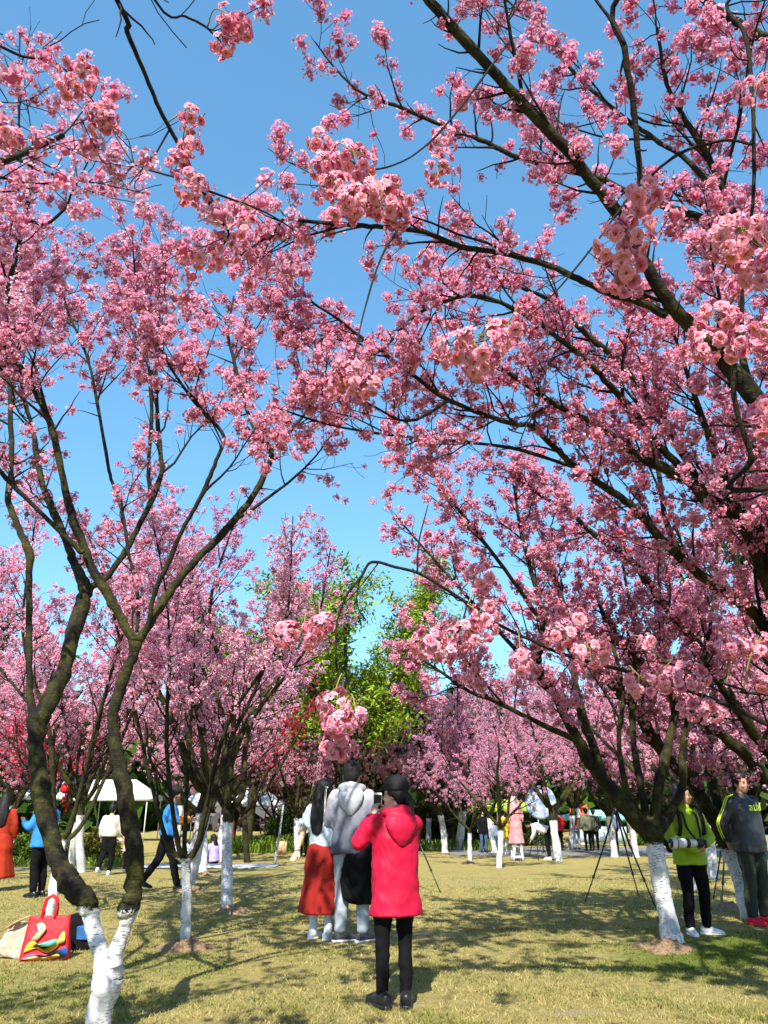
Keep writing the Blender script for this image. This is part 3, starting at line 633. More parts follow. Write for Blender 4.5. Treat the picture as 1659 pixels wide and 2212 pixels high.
# ---------------------------------------------------------------- trees standing behind the camera whose twigs hang into the picture
L0b = np.array((-2.6, -1.0, 0)); fl = (-2.45, -.9, 1.6)
L0 = [('trunk', (np.array(((-2.6, -1, -.1), (-2.6, -1, .1), (-2.55, -1, .8), fl)), np.array((.17, .14, .12, .13)))),
 ('limb', LP([(253, 0, 14), (275, 70, 14), (315, 165, 13), (345, 235, 13), (385, 310, 12), (415, 370, 12), (440, 415, 11), (470, 470, 9), (494, 505, 7), (470, 545, 4)], 2.0, 2.7, [J(fl, .08), (-1.9, .2, 3.6, .05), (-1.25, 1.2, 4.35, .028)])),
 ('limb', LP([(-40, 90, 9), (0, 100, 8), (50, 122, 8), (100, 130, 7), (140, 150, 6), (195, 210, 4), (235, 270, 3), (290, 330, 2.5)], 2.3, 2.7, [J(fl, .07), (-2.2, .4, 3.4, .04), (-1.75, 1.6, 4.2, .02)])),
 ('limb', LP([(330, -6, 8), (400, 35, 7), (440, 55, 7), (475, 88, 5), (485, 110, 3)], 1.9, 2.2, [(-1.6, .6, 4.0, .03), (-1.05, 1.3, 4.25, .014)])),
 ('limb', LP([(436, 408, 7), (395, 388, 6), (330, 370, 6), (290, 358, 5), (262, 385, 4), (220, 396, 3)], 2.55, 2.7)),
 ('limb', LP([(436, 408, 7), (553, 450, 6), (600, 474, 5), (640, 500, 3)], 2.55, 3.0)),
 ('limb', LP([(-60, 200, 8), (-10, 290, 5), (30, 320, 4), (130, 370, 2.5)], 2.4, 2.6, [J(fl, .06), (-2.1, 1.0, 3.3, .03)])),
]
tL0 = traced_tree('cherry_tree', 'cherry tree behind the viewer, bare dark twigs hanging in at top left', L0b, L0, 7, slim=.74, boughs=9, step1=.6, len1=(.3, .8), n_obj=0, fill=.5, sub_from=.1, size=(.8, 1.1))

R3b = np.array((2.4, -.7, 0)); fr = (2.35, -.6, 1.5)
R3 = [('trunk', (np.array(((2.4, -.7, -.1), (2.4, -.7, .1), (2.4, -.65, .8), fr)), np.array((.17, .14, .12, .13)))),
 ('limb', LP([(1344, -20, 16), (1349, 100, 16), (1359, 167, 16), (1369, 233, 16), (1379, 333, 16), (1383, 400, 15), (1378, 470, 9)], 2.1, 2.5, [J(fr, .08), (2.0, .6, 3.5, .045), (1.35, 1.5, 4.35, .026)])),
 ('limb', LP([(1350, 95, 10), (1319, 43, 9), (1283, -6, 8), (1250, -60, 5)], 2.15, 2.1)),
 ('limb', LP([(1583, -10, 10), (1606, 67, 11), (1619, 133, 11), (1626, 233, 11), (1629, 333, 11), (1626, 443, 9), (1610, 560, 7), (1600, 670, 7)], 2.2, 2.3, [J(fr, .07), (2.2, .8, 3.4, .035), (1.75, 1.8, 4.3, .016)])),
 ('limb', LP([(1626, 312, 8), (1573, 303, 8), (1523, 313, 8), (1466, 333, 8), (1406, 380, 7), (1376, 430, 5)], 2.25, 2.5)),
 ('limb', LP([(1659, 1058, 16), (1626, 991, 15), (1603, 925, 14), (1587, 868, 14), (1585, 795, 13), (1600, 680, 10), (1606, 600, 7)], 2.4, 2.2, [J(fr, .07), (2.2, .8, 2.0, .03)])),
 ('limb', LP([(1740, 1600, 14), (1659, 1565, 13), (1567, 1522, 12), (1461, 1483, 11), (1372, 1455, 11), (1301, 1437, 10), (1213, 1412, 9), (1142, 1380, 9), (1106, 1364, 9), (1050, 1334, 9), (997, 1295, 9), (943, 1260, 8), (901, 1237, 8), (855, 1225, 8), (803, 1214, 8), (780, 1246, 7), (752, 1281, 7), (731, 1331, 6), (726, 1373, 5), (727, 1437, 5), (738, 1483, 4), (743, 1540, 3)], 3.0, 2.6, [J(fr, .06), (2.15, 1.0, 1.55, .028)])),
 ('limb', LP([(1659, 1500, 8), (1600, 1488, 7), (1520, 1462, 6), (1440, 1430, 4)], 2.95, 2.85, [(1.95, 1.9, 1.6, .018)])),
 ('limb', LP([(1382, 390, 6), (1290, 520, 5.5), (1200, 630, 5), (1120, 700, 4.5), (1050, 735, 4), (960, 748, 3)], 2.45, 2.15)),
 ('limb', LP([(1010, 1306, 5), (985, 1370, 4), (930, 1380, 3)], 2.7, 2.65)),
 ('limb', LP([(901, 1237, 5), (905, 1170, 4), (925, 1090, 3)], 2.65, 2.7)),
 ('limb', LP([(726, 1340, 4), (690, 1350, 3.5), (640, 1352, 3)], 2.6, 2.55)),
]
tR3 = traced_tree('cherry_tree', 'cherry tree behind the viewer, near arching twig with large blossoms at right', R3b, R3, 8, slim=.8, boughs=9, step1=.8, len1=(.15, .4), len2=(.06, .16), n_obj=0, fill=.0, sub_from=.25, size=(.8, 1.1))
# small extra twig of the tree at the right, carrying the big pale bunch near the middle of the sky
C2 = [(1100, 90, 5), (980, 250, 5), (900, 330, 4.5), (820, 365, 4), (760, 352, 3.5), (700, 330, 2.5)]

# ---------------------------------------------------------------- close blossoms, flower by flower
def big_flower(seed):
    rng = np.random.default_rng(seed); V, F, C = [], [], []
    for ring, (cnt, tilt, L) in enumerate(((6, .02, .0235), (6, .36, .0205), (5, .75, .0150))):
        for k in range(cnt):
            a = k * 6.283 / cnt + ring * .5 + rng.uniform(-.18, .18); t = tilt + rng.uniform(-.15, .15); l = L * rng.uniform(.9, 1.1); w = l * .50
            r = np.array((math.cos(a), math.sin(a), 0)); s = np.array((-math.sin(a), math.cos(a), 0)); up = np.array((0, 0, 1.))
            n0 = len(V); mixw = rng.uniform(.35, 1)
            for i, (f, wf, dz) in enumerate(((.06, .12, 0), (.45, .8, .10), (.80, 1.0, .06), (1.0, .42, -.04))):
                tt_ = t + dz * 2; c = r * math.cos(tt_) * l * f + up * math.sin(tt_) * l * f
                for sd in (-1, 0, 1):
                    notch = -.07 * l if (i == 3 and sd == 0) else 0
                    V.append(c + rng.normal(size=3) * .0013 + s * sd * w * wf + up * (abs(sd) * l * .10 * (1 if i in (1, 2) else 0)) + r * notch)
                    cc = (DEEP * .8, MIDP * np.array((1, .60, .70)), (PALE * mixw * .35 + MIDP * (1 - mixw * .35)) * np.array((1, .88, .92)), PALE * .45 + MIDP * .55)[i]; C.append(cc)
            for i in range(3):
                for j in range(2): q = n0 + i * 3 + j; F.append((q, q + 1, q + 4, q + 3))
    for k in range(9):
        a = rng.uniform(0, 6.28); rr = rng.uniform(.001, .006); p = np.array((math.cos(a) * rr, math.sin(a) * rr, .0)); q = p * 1.5 + np.array((0, 0, rng.uniform(.008, .013))); n0 = len(V)
        V += [p + (-.0005, 0, 0), p + (.0005, 0, 0), q + (.0011, 0, 0), q + (-.0011, 0, .001)]; F.append((n0, n0 + 1, n0 + 2, n0 + 3)); C += [(.8, .5, .5)] * 2 + [(.85, .62, .12)] * 2
    return mesh_np('flower', np.array(V), np.array(F), PETAL, smooth=True, colors=np.array(C))
FLOWERS = [big_flower(k) for k in range(5)]
STEM = plain('flower_stalk', (.22, .20, .05), .6)

def near_cluster(root, u, v, Y, n, w, h=None, seed=0, limb=True):
    "a bunch of n open flowers, w picture units wide, hanging about (u, v) at distance Y"
    rng = np.random.default_rng(seed * 77 + 5); c = at(u, v, Y); zc = proj(c)[2]; rx = w * .5 * zc / FW; rz = (h or w * .8) * .5 * zc / FW; ry = min(rx, rz) * 1.0
    base = np.array(root.location)
    best, bd = None, 9
    for Q, RR in ALL_LIMBS[root.name]:
        d = np.linalg.norm(Q - (c + (0, 0, rz)), axis=1); i = int(d.argmin())
        if d[i] < bd: bd, best = d[i], Q[i]
    hub = c + np.array((0, 0, rz * .55)); parts = []
    if best is not None and bd < .32:
        m_ = (best + hub) / 2 + np.array((0, 0, .03)) + rng.normal(size=3) * .02; parts.append(tube(catmull([best, m_, hub], 4), np.linspace(.0035, .002, 9), 5))
    fl = []
    n = int(n * 1.35)
    for k in range(n):
        z = 1 - 2 * (k + .5) / n; a = k * 2.399 + rng.uniform(-.5, .5); hh = math.sqrt(1 - z * z)
        d = np.array((hh * math.cos(a), hh * math.sin(a), z)); p = c + d * np.array((rx, ry, rz)) * rng.uniform(.62, 1.0)
        dd = unit(d * np.array((1, 1, .8)) + rng.normal(size=3) * .35); fl.append((p, dd)); parts.append(tube(np.array((hub + rng.normal(size=3) * .006, (hub + p) / 2 + (0, 0, -.004), p - dd * .004)), (.0009, .0008, .0013), 4))
    V, F = join(parts); cl = obj('blossom_cluster', mesh_np('flower_stalks', V - c, F, STEM, smooth=True), root, c - base)
    for p, dd in fl:
        s = rng.uniform(.85, 1.15) * 1.0; M = look_rot(dd, rng); e = Matrix(M.tolist()).to_euler()
        obj('flower', FLOWERS[int(rng.integers(5))], cl, p - c, e, (s, s, s))

NEAR_R = [  # u, v, distance, flowers, width, height
 (1352, 520, 1.75, 16, 130, 120), (1340, 590, 1.8, 10, 100, 90), (1390, 425, 1.7, 8, 75, 85), (1600, 520, 1.65, 18, 150, 110), (1640, 585, 1.7, 10, 90, 90), (1550, 690, 2.0, 14, 110, 80), (1530, 745, 2.0, 14, 120, 75), (1590, 740, 2.1, 8, 70, 80),
 (1645, 195, 2.0, 9, 70, 90), (1652, 900, 1.9, 8, 60, 90), (1655, 715, 2.0, 7, 60, 60), (1050, 740, 2.1, 16, 140, 80), (985, 755, 2.2, 12, 100, 80), (1100, 710, 2.2, 10, 90, 60), (1030, 790, 2.15, 10, 80, 60),
 (655, 1372, 2.5, 11, 105, 55), (615, 1368, 2.5, 6, 60, 60), (690, 1352, 2.5, 6, 60, 60), (720, 1520, 2.55, 8, 75, 60), (735, 1560, 2.5, 10, 95, 60), (730, 1615, 2.6, 11, 90, 52), (770, 1552, 2.5, 4, 40, 40),
 (930, 1390, 2.6, 11, 90, 75), (965, 1410, 2.6, 5, 50, 50), (1012, 1370, 2.65, 10, 80, 65), (1045, 1330, 2.7, 8, 60, 70), (1040, 1250, 2.7, 8, 62, 80), (1055, 1355, 2.7, 6, 50, 60),
 (1210, 1372, 2.75, 9, 70, 60), (1270, 1415, 2.75, 14, 120, 70), (1125, 1430, 2.75, 6, 45, 55), (1250, 1340, 2.75, 4, 30, 45), (1385, 1478, 2.85, 8, 80, 55), (1475, 1462, 2.85, 15, 110, 65), (1515, 1535, 2.9, 12, 100, 50), (1430, 1468, 2.85, 7, 60, 50), (1585, 1400, 2.9, 10, 85, 42), (1648, 1392, 2.9, 7, 55, 50), (1395, 1385, 2.8, 3, 40, 30), (1650, 1480, 2.9, 5, 40, 40),
]
for k, (u, v, Y_, n, w, h) in enumerate(NEAR_R): near_cluster(tR3, u, v, Y_, n, w, h, k)
NEAR_L = [(175, 168, 2.35, 18, 85, 85), (150, 190, 2.35, 8, 50, 50), (222, 248, 2.4, 14, 70, 60), (215, 275, 2.45, 6, 45, 40), (235, 218, 2.4, 5, 35, 45), (410, 250, 2.3, 5, 60, 50), (415, 318, 2.35, 6, 60, 36), (385, 350, 2.4, 8, 50, 70), (415, 405, 2.4, 16, 90, 75), (18, 300, 2.3, 12, 62, 52), (498, 45, 2.05, 8, 70, 60), (480, 100, 2.1, 7, 52, 50), (520, 62, 2.1, 8, 50, 50), (490, 540, 2.7, 8, 70, 60), (440, 560, 2.7, 8, 70, 60), (530, 495, 2.75, 10, 70, 60)]
for k, (u, v, Y_, n, w, h) in enumerate(NEAR_L): near_cluster(tL0, u, v, Y_, n, w, h, 100 + k)
NEAR_C = [(760, 345, 2.05, 16, 115, 90), (692, 310, 2.05, 7, 50, 60), (700, 360, 2.05, 9, 60, 60), (725, 400, 2.05, 10, 70, 60), (770, 435, 2.05, 18, 110, 80), (830, 430, 2.05, 20, 115, 95), (862, 465, 2.1, 8, 60, 50), (745, 465, 2.05, 8, 70, 45), (955, 300, 2.9, 14, 60, 90), (950, 370, 2.9, 14, 80, 70), (755, 805, 2.7, 18, 90, 60), (785, 835, 2.7, 12, 70, 50), (735, 830, 2.75, 9, 60, 45)]
tR0 = [o for o in bpy.data.objects if o.get('label', '').endswith('reaching the top')][0]
Q_, R_ = LP(C2, 3.2, 2.05); _, _, me = limb_mesh(Q_, R_, np.array(tR0.location), -5, 6, np.random.default_rng(3)); obj('limb', me, tR0); ALL_LIMBS[tR0.name].append((catmull(Q_, 5), None))
Q_, R_ = LP([(860, 494, 6), (822, 560, 5), (790, 660, 4), (765, 770, 3.5), (760, 810, 3)], 3.75, 2.75); _, _, me = limb_mesh(Q_, R_, np.array(tR0.location), -5, 6, np.random.default_rng(4)); obj('limb', me, tR0); ALL_LIMBS[tR0.name].append((catmull(Q_, 5), None))
Q_, R_ = LP([(1030, 298, 6), (985, 290, 5), (955, 310, 4), (948, 380, 3)], 3.95, 2.9); _, _, me = limb_mesh(Q_, R_, np.array(tR0.location), -5, 6, np.random.default_rng(6)); obj('limb', me, tR0); ALL_LIMBS[tR0.name].append((catmull(Q_, 5), None))
for k, (u, v, Y_, n, w, h) in enumerate(NEAR_C): near_cluster(tR0, u, v, Y_, n, w, h, 200 + k)
# ---------------------------------------------------------------- trees further back
PT = (1.02, 1.08, 1.08)
PC = [vase_tree(101, 5.6, 2.4, 1.25, 5, .10, 1.12, tint=PT, fill=.85), vase_tree(102, 6.2, 2.2, 1.45, 4, .085, 1.15, lean=.3, tint=PT, fill=.85), vase_tree(103, 5.0, 2.5, 1.15, 5, .08, 1.0, tint=PT), vase_tree(104, 6.6, 2.6, 1.6, 5, .12, 1.2, lean=.25, tint=PT, fill=.8), vase_tree(105, 6.2, 2.1, 1.0, 5, .065, .98, tint=PT, zmin=3.0, fill=.85), vase_tree(106, 6.6, 1.9, 1.35, 4, .075, 1.12, tint=PT, zmin=3.2, lean=.28, fill=.85)]
BACK = [  # proto, u, v, turn, scale, label
 (4, 400, 2032, .4, .86, 'slim cherry tree with a low Y fork and mulch heap, beside the twin stemmed tree'),
 (5, 489, 1968, 2.1, 1.05, 'cherry tree with tall leaning white trunk and shadow on the lawn'),
 (4, 104, 1990, 4.0, 1.0, 'cherry tree with forked white trunk behind the red tote bag'),
 (3, 402, 1918, 1.0, 1.08, 'cherry tree with stout white trunk beside the walking man in blue'),
 (0, 438, 1888, 3.3, 1.0, 'cherry tree with white trunk beside the picnic group'),
 (5, 152, 1882, 5.0, 1.05, 'cherry tree with slanting white trunk before the clipped bushes'),
 (1, 18, 1868, 1.7, 1.0, 'cherry tree with white trunk at the left edge behind the red dress'),
 (2, 643, 1846, .2, 1.3, 'cherry tree with white Y trunk behind the woman in red skirt'),
 (0, 961, 1842, 2.9, 1.25, 'cherry tree with white forked trunk beside the wide white trunk'),
 (2, 1015, 1858, 5.5, .85, 'small cherry tree with low white Y fork in the middle distance'),
 (3, 990, 1836, .9, 1.3, 'old cherry tree with a wide white trunk in the middle distance'),
 (1, 1231, 1836, 4.4, 1.2, 'cherry tree with straight white trunk behind the round reflector'),
 (0, 1374, 1852, 3.9, 1.15, 'cherry tree with white trunk seen past the big black tripod'),
 (3, 925, 1824, 2.2, 1.0, 'thin cherry tree with white trunk in the dark shrubs'),
]
for p, u, v, rz, s, lab in BACK: plant_tree(PC[p], 'cherry_tree', lab, gpt(u, v), rz, s, 'whitewashed cherry trees on the lawn')
HB = 'pink cherry tree in the far rows, its trunk hidden behind nearer trees'
HBL = {0: 'far pink cherry tree at the left edge beyond the green shrub', 1: 'pink cherry tree at the left edge behind the orange red dress', 2: 'pink cherry tree behind the man in blue and orange', 5: 'far pink cherry tree behind the person in orange jacket', 6: 'far pink cherry tree behind the leaning stake', 7: 'far pink cherry tree directly behind the tall man', 8: 'far pink cherry tree behind the wide white trunk', 9: 'far pink cherry tree behind the robe wearer on the stool', 10: 'far pink cherry tree behind the two people on the road', 12: 'pink cherry tree seen through the legs of the big tripod', 14: 'pink cherry tree just behind the black spotted trunk', 25: 'small pink cherry tree left of the stool in the distance', 13: 'pink cherry tree behind the man in black jacket'}
for k, (x, y, p, s) in enumerate([(-13, 20, 0, 1.2), (-10, 16, 3, 1.05), (-7.5, 21, 1, 1.15), (-16, 27, 2, 1.4), (-11, 27, 0, 1.25), (-5.5, 28, 3, 1.2), (-1.8, 33, 1, 1.15), (1.2, 36, 0, 1.2), (4.5, 34, 2, 1.3), (5.8, 28, 3, 1.05), (8.5, 31, 0, 1.25), (10.5, 24, 1, 1.2), (7.2, 18.5, 0, 1.1), (9.5, 16, 3, 1.1), (5.6, 15.5, 2, 1.1),
        (12.5, 28, 2, 1.35), (14, 36, 3, 1.4), (10, 42, 0, 1.5), (2.5, 45, 1, 1.5), (-4, 44, 2, 1.5), (-10, 40, 3, 1.5), (-17, 38, 0, 1.6), (6.5, 47, 3, 1.5), (18, 44, 1, 1.6), (-24, 34, 1, 1.6), (3.2, 23.5, 2, .95), (12, 20, 2, 1.2)]):
    plant_tree(PC[p], 'cherry_tree', HBL.get(k, HB), (x, y), k * 1.7, s, 'far rows of pink cherry trees')
HC = 'cherry tree behind the viewer that shades the lawn'
for k, (x, y, p, s) in enumerate([(-.3, -1.7, 0, 1.1), (4.6, -2.4, 3, 1.0), (3.7, .4, 1, .9), (-5.2, -1.0, 1, 1.0), (-4.1, 2.4, 3, .92), (6.4, 3.0, 2, 1.1)]):
    plant_tree(PC[p], 'cherry_tree', HC, (x, y), k * 2.3 + .5, s, 'cherry trees behind the viewer')
# deep red blossom trees and the fresh green ones
RED = vase_tree(110, 4.2, 1.9, 1.1, 5, .07, 1.0, white=False, tint=(.85, .16, .22), size=(.6, .9), fill=.55)
plant_tree(RED, 'red_blossom_tree', 'dark crimson blossom tree left of the green trees', gpt(588, 1838), 0, 1.05)
plant_tree(RED, 'red_blossom_tree', 'crimson and orange blossom tree behind the far left trunks', (-10.2, 24.5), 2, 1.2)
plant_tree(RED, 'red_blossom_tree', 'tall thin tree with crimson blossom before the green tree', (-4.4, 27), 4, 1.35)
TL = [leaf_tpl(k, 12, .13, .024, .8, .13, ((.05, .11, .008), (.34, .44, .045))) for k in range(4)]
GREEN = vase_tree(120, 9.0, 3.4, 2.2, 7, .16, 0, white=False, tpls=TL, mat=LEAF, size=(.9, 1.5), fill=1.0, len1=(.9, 2.2), step1=.30, step2=.2, bl=.2)
plant_tree(GREEN, 'green_tree', 'tall fresh green leafy tree behind the middle cherry trees', (-1.6, 31.5), 0, 1.35)
plant_tree(GREEN, 'green_tree', 'yellow green leafy tree at the left of the tall green one', (-5.6, 34), 1.5, 1.2)
TD = [leaf_tpl(10 + k, 12, .12, .035, .2, .12, ((.012, .03, .006), (.07, .12, .025))) for k in range(4)]
DARK = vase_tree(130, 8.0, 3.0, 1.0, 6, .18, 0, white=False, tpls=TD, mat=LEAF, size=(1.0, 1.7), fill=1.0, len1=(.9, 2.0), step1=.45, step2=.24, bl=.22)
for (x, y, s, lab) in [(14.5, 26, 1.5, 'dark evergreen tree behind the cherries at the right edge'), (-.2, 39, 1.0, 'dark evergreen tree filling the gap behind the wide white trunk'), (3.2, 40, .95, 'dark evergreen tree behind the small Y forked cherry'), (8.0, 52, 1.3, 'dark evergreen tree far behind the road'), (-8.5, 46, 1.5, 'dark evergreen tree far behind the picnic group'), (-22, 46, 1.5, 'dark evergreen tree far behind at the left')]:
    plant_tree(DARK, 'evergreen_tree', lab, (x, y), x, s)

# shrubs, leafy clumps
def shrub(name, label, base, r, h, seed, tpls, n, tint=None, group=None):
    rng = np.random.default_rng(seed); x, y = base[:2]; root = empty(name, (x, y, ground_z(x, y)), 0, label, 'shrub', group)
    P = rng.normal(size=(n, 3)); P /= np.linalg.norm(P, axis=1, keepdims=True); P[:, 2] = np.abs(P[:, 2]); k = rng.uniform(.72, 1.0, (n, 1)) * (1 + .12 * np.sin(P[:, :1] * 7 + seed) * np.cos(P[:, 1:2] * 6))
    P = P * k * np.array((r, r * .75, h)); V, F, C = scatter(tpls, P, rng.uniform(.7, 1.2, n), rng, tints(rng, n) * np.array(tint or (1, 1, 1)))
    obj('foliage', mesh_np('foliage', V, F, LEAF, colors=C), root, kind='stuff')
    l = [child(np.zeros(3), unit(np.array((rng.normal() * .8, rng.normal() * .6, 1))), h * .8, .012, rng) for _ in range(9)]
    obj('stems', tubes_mesh('stems', l, 4, BARK, {'paint': lambda V: np.full(len(V), 2.), 'thick': lambda V: np.zeros(len(V))}), root, kind='stuff'); return root
TS = [leaf_tpl(30 + k, 14, .075, .026, -.2, .05, ((.05, .10, .012), (.20, .27, .04))) for k in range(4)]
TO = [leaf_tpl(40 + k, 14, .07, .026, -.2, .05, ((.10, .10, .015), (.26, .25, .05))) for k in range(4)]
shrub('shrub', 'rounded bright green shrub behind the forked white trunk at left', gpt(50, 1868), .75, .85, 1, TS, 450)
shrub('shrub', 'clipped olive green shrub beside the woman in white sweater', gpt(205, 1864), .8, .95, 2, TO, 560)
shrub('shrub', 'clipped olive green shrub between the two slanting white trunks', gpt(150, 1862), .6, .85, 3, TO, 400)
shrub('shrub', 'olive shrub at the far left behind the bright green one', gpt(95, 1850), .8, .95, 4, TO, 400)
shrub('shrub', 'dark green fir like shrub behind the leaning stake', gpt(622, 1826), 1.2, 1.75, 5, TD, 500, (1.4, 1.6, 1.2))
for k, (u, v, r, h) in enumerate([(880, 1822, 1.3, 1.5), (920, 1820, 1.2, 1.8), (965, 1820, 1.4, 1.7), (1020, 1818, 1.3, 1.3), (1075, 1822, 1.3, 1.2), (1150, 1826, 1.4, 1.2)]):
    shrub('shrub', ('leftmost', 'second', 'third', 'fourth', 'fifth', 'rightmost')[k] + ' dark evergreen shrub in the row behind the middle trunks', gpt(u, v), r, h, 20 + k, TD, 400, None, 'row of dark shrubs')
for k, (u, v, r, h) in enumerate([(1540, 1830, 1.4, .8), (1480, 1826, 1.4, .7), (1420, 1826, 1.2, .7)]):
    shrub('shrub', ('right', 'middle', 'left')[k] + ' bush of the low dark hedge behind the person in lime', gpt(u, v), r, h, 40 + k, TS, 400, (.7, .8, .8), 'low hedge at the right')
def strap(name, label, base, w, d, n, seed, h=(.35, .7)):
    rng = np.random.default_rng(seed); V, F, C = [], [], []; x0, y0 = base[:2]
    for k in range(n):
        p = np.array((rng.uniform(-w, w), rng.uniform(-d, d), 0)); a = rng.uniform(0, 6.28); H_ = rng.uniform(*h); o = np.array((math.cos(a), math.sin(a), 0)); s = np.array((-o[1], o[0], 0)) * .016; i = len(V); g = rng.uniform()
        for f, z, wd in ((0, 0, .7), (.18, .55, 1), (.42, .92, .8), (.75, .85, .15)): c = p + o * f * H_ + np.array((0, 0, z * H_)); V += [c - s * wd, c + s * wd]
        F += [(i, i + 1, i + 3, i + 2), (i + 2, i + 3, i + 5, i + 4), (i + 4, i + 5, i + 7, i + 6)]; C += [np.array((.14, .25, .03)) * (1 - g) + np.array((.36, .45, .08)) * g] * 8
    o = obj(name, mesh_np(name, np.array(V), np.array(F), LEAF, colors=np.array(C)), None, (x0, y0, ground_z(x0, y0))); tag(o, label, None, kind='stuff')
strap('strap_leaf_undergrowth', 'bright green strap leaved ground cover behind the white Y trunk', gpt(600, 1838), 2.6, .8, 1100, 3)
strap('strap_leaf_undergrowth', 'strap leaved ground cover at the foot of the dark shrubs', gpt(960, 1836), 3.2, .5, 700, 4, (.25, .5))
strap('strap_leaf_undergrowth', 'low green ground cover by the picnic group', gpt(520, 1842), 1.6, .7, 500, 5, (.3, .55))
strap('strap_leaf_undergrowth', 'low green leaves at the foot of the left shrubs', gpt(120, 1872), 2.2, .25, 500, 6, (.12, .28))

# distant belt of trees closing the view
def belt():
    rng = np.random.default_rng(77); P, T = [], []
    for k in range(90):
        a = rng.uniform(-.62, .62); d = rng.uniform(62, 85); c = np.array((math.sin(a) * d, math.cos(a) * d, 0)); r, h = rng.uniform(3, 5), rng.uniform(6, 10); n = 30
        q = rng.normal(size=(n, 3)); q /= np.linalg.norm(q, axis=1, keepdims=True); q[:, 2] = q[:, 2] * .5 + .5; P.append(c + q * np.array((r, r, h)) - (0, 0, .5)); T.append(np.repeat(np.array([[(1, 1.0, 1), (1.6, 1.7, 1.2), (7, 3, 14)][int(rng.integers(3))]]), n, 0))
    P = np.concatenate(P); T = np.concatenate(T) * rng.uniform(.7, 1.2, (len(P), 1)); tp = [leaf_tpl(70 + k, 14, 1.2, .45, .2, .6, ((.02, .045, .01), (.07, .12, .03))) for k in range(3)]
    V, F, C = scatter(tp, P, rng.uniform(.8, 1.3, len(P)), rng, T)
    tag(obj('treeline', mesh_np('treeline', V, F, LEAF, colors=C)), 'distant belt of green and pink trees closing the view', None, kind='stuff')
belt()
# ---------------------------------------------------------------- people
def ellipsoid(c, r, rot=None, n=10, m=14):
    V = [(0, 0, 1.)]
    for i in range(1, n):
        t = math.pi * i / n
        for j in range(m): a = 2 * math.pi * j / m; V.append((math.sin(t) * math.cos(a), math.sin(t) * math.sin(a), math.cos(t)))
    V.append((0, 0, -1.)); V = np.array(V) * np.asarray(r, float)
    if rot is not None: V = V @ np.asarray(rot).T
    F = [(0, 1 + j, 1 + (j + 1) % m) for j in range(m)]
    for i in range(n - 2):
        for j in range(m): a, b = 1 + i * m + j, 1 + i * m + (j + 1) % m; F.append((a, a + m, b + m, b))
    z = 1 + (n - 2) * m; e = len(V) - 1; F += [(z + (j + 1) % m, z + j, e) for j in range(m)]
    return V + np.asarray(c, float), F

def loft(rings, k=20, cap=True, sq=2.0):
    "rings: (centre, half width vector, half depth vector); sq > 2 gives a squarer section"
    V, n = [], len(rings)
    for c, a, b in rings:
        c, a, b = (np.asarray(q, float) for q in (c, a, b))
        for j in range(k):
            t = 2 * math.pi * j / k; x, y = math.cos(t), math.sin(t); V.append(c + a * math.copysign(abs(x) ** (2 / sq), x) + b * math.copysign(abs(y) ** (2 / sq), y))
    F = [(i * k + j, i * k + (j + 1) % k, (i + 1) * k + (j + 1) % k, (i + 1) * k + j) for i in range(n - 1) for j in range(k)]
    if cap:
        V += [np.asarray(rings[0][0], float), np.asarray(rings[-1][0], float)]; a0 = n * k
        F += [((j + 1) % k, j, a0) for j in range(k)] + [((n - 1) * k + j, (n - 1) * k + (j + 1) % k, a0 + 1) for j in range(k)]
    return np.array(V), F

def ztube(pts, radii, k=14):
    P = catmull(pts, 5); R = np.interp(np.linspace(0, len(pts) - 1, len(P)), np.arange(len(pts)), radii)
    v, f = tube(P, R, k)
    return v, f

def rotx(a): c, s = math.cos(a), math.sin(a); return np.array(((1, 0, 0), (0, c, -s), (0, s, c)))
def roty(a): c, s = math.cos(a), math.sin(a); return np.array(((c, 0, s), (0, 1, 0), (-s, 0, c)))
def rotz(a): c, s = math.cos(a), math.sin(a); return np.array(((c, -s, 0), (s, c, 0), (0, 0, 1)))

WORK = bpy.data.scenes.new('workbench')      # empty side scene in which shapes are welded; removed at the end
def fuse(name, parts, vox, mat, parent, smooth=3, wrinkle=0.0, freq=9.0, seed=0, stretch=(1, 1, .6), zlo=None, attrs=None):
    "weld closed shapes into one continuous skin"
    V, F = join(parts); tmp = bpy.data.objects.new('tmp', mesh_np('tmp', V, F)); WORK.collection.objects.link(tmp)
    m = tmp.modifiers.new('r', 'REMESH'); m.mode = 'VOXEL'; m.voxel_size = vox; m.use_smooth_shade = True
    if smooth: s = tmp.modifiers.new('s', 'SMOOTH'); s.iterations = smooth; s.factor = .5
    vl = WORK.view_layers[0]; vl.update(); me = bpy.data.meshes.new_from_object(tmp.evaluated_get(vl.depsgraph)); me.name = name
    old = tmp.data; bpy.data.objects.remove(tmp); bpy.data.meshes.remove(old)
    n = len(me.vertices)
    if wrinkle:
        co = np.empty(n * 3, np.float32); me.vertices.foreach_get('co', co); co = co.reshape(-1, 3); no = np.empty(n * 3, np.float32); me.vertices.foreach_get('normal', no); no = no.reshape(-1, 3)
        d = np.array([mnoise.noise((x * freq * stretch[0] + seed, y * freq * stretch[1], z * freq * stretch[2])) + .5 * abs(mnoise.noise((x * freq * 2.2 + z * 9, y * freq * 2.2 + seed, z * freq * 1.5))) * 1.6 - .3 for x, y, z in co])
        co = co + no * (d * wrinkle)[:, None].astype(np.float32); me.vertices.foreach_set('co', co.ravel())
    me.polygons.foreach_set('use_smooth', np.ones(len(me.polygons), bool)); me.update()
    me.materials.clear(); me.materials.append(mat)
    return obj(name, me, parent)

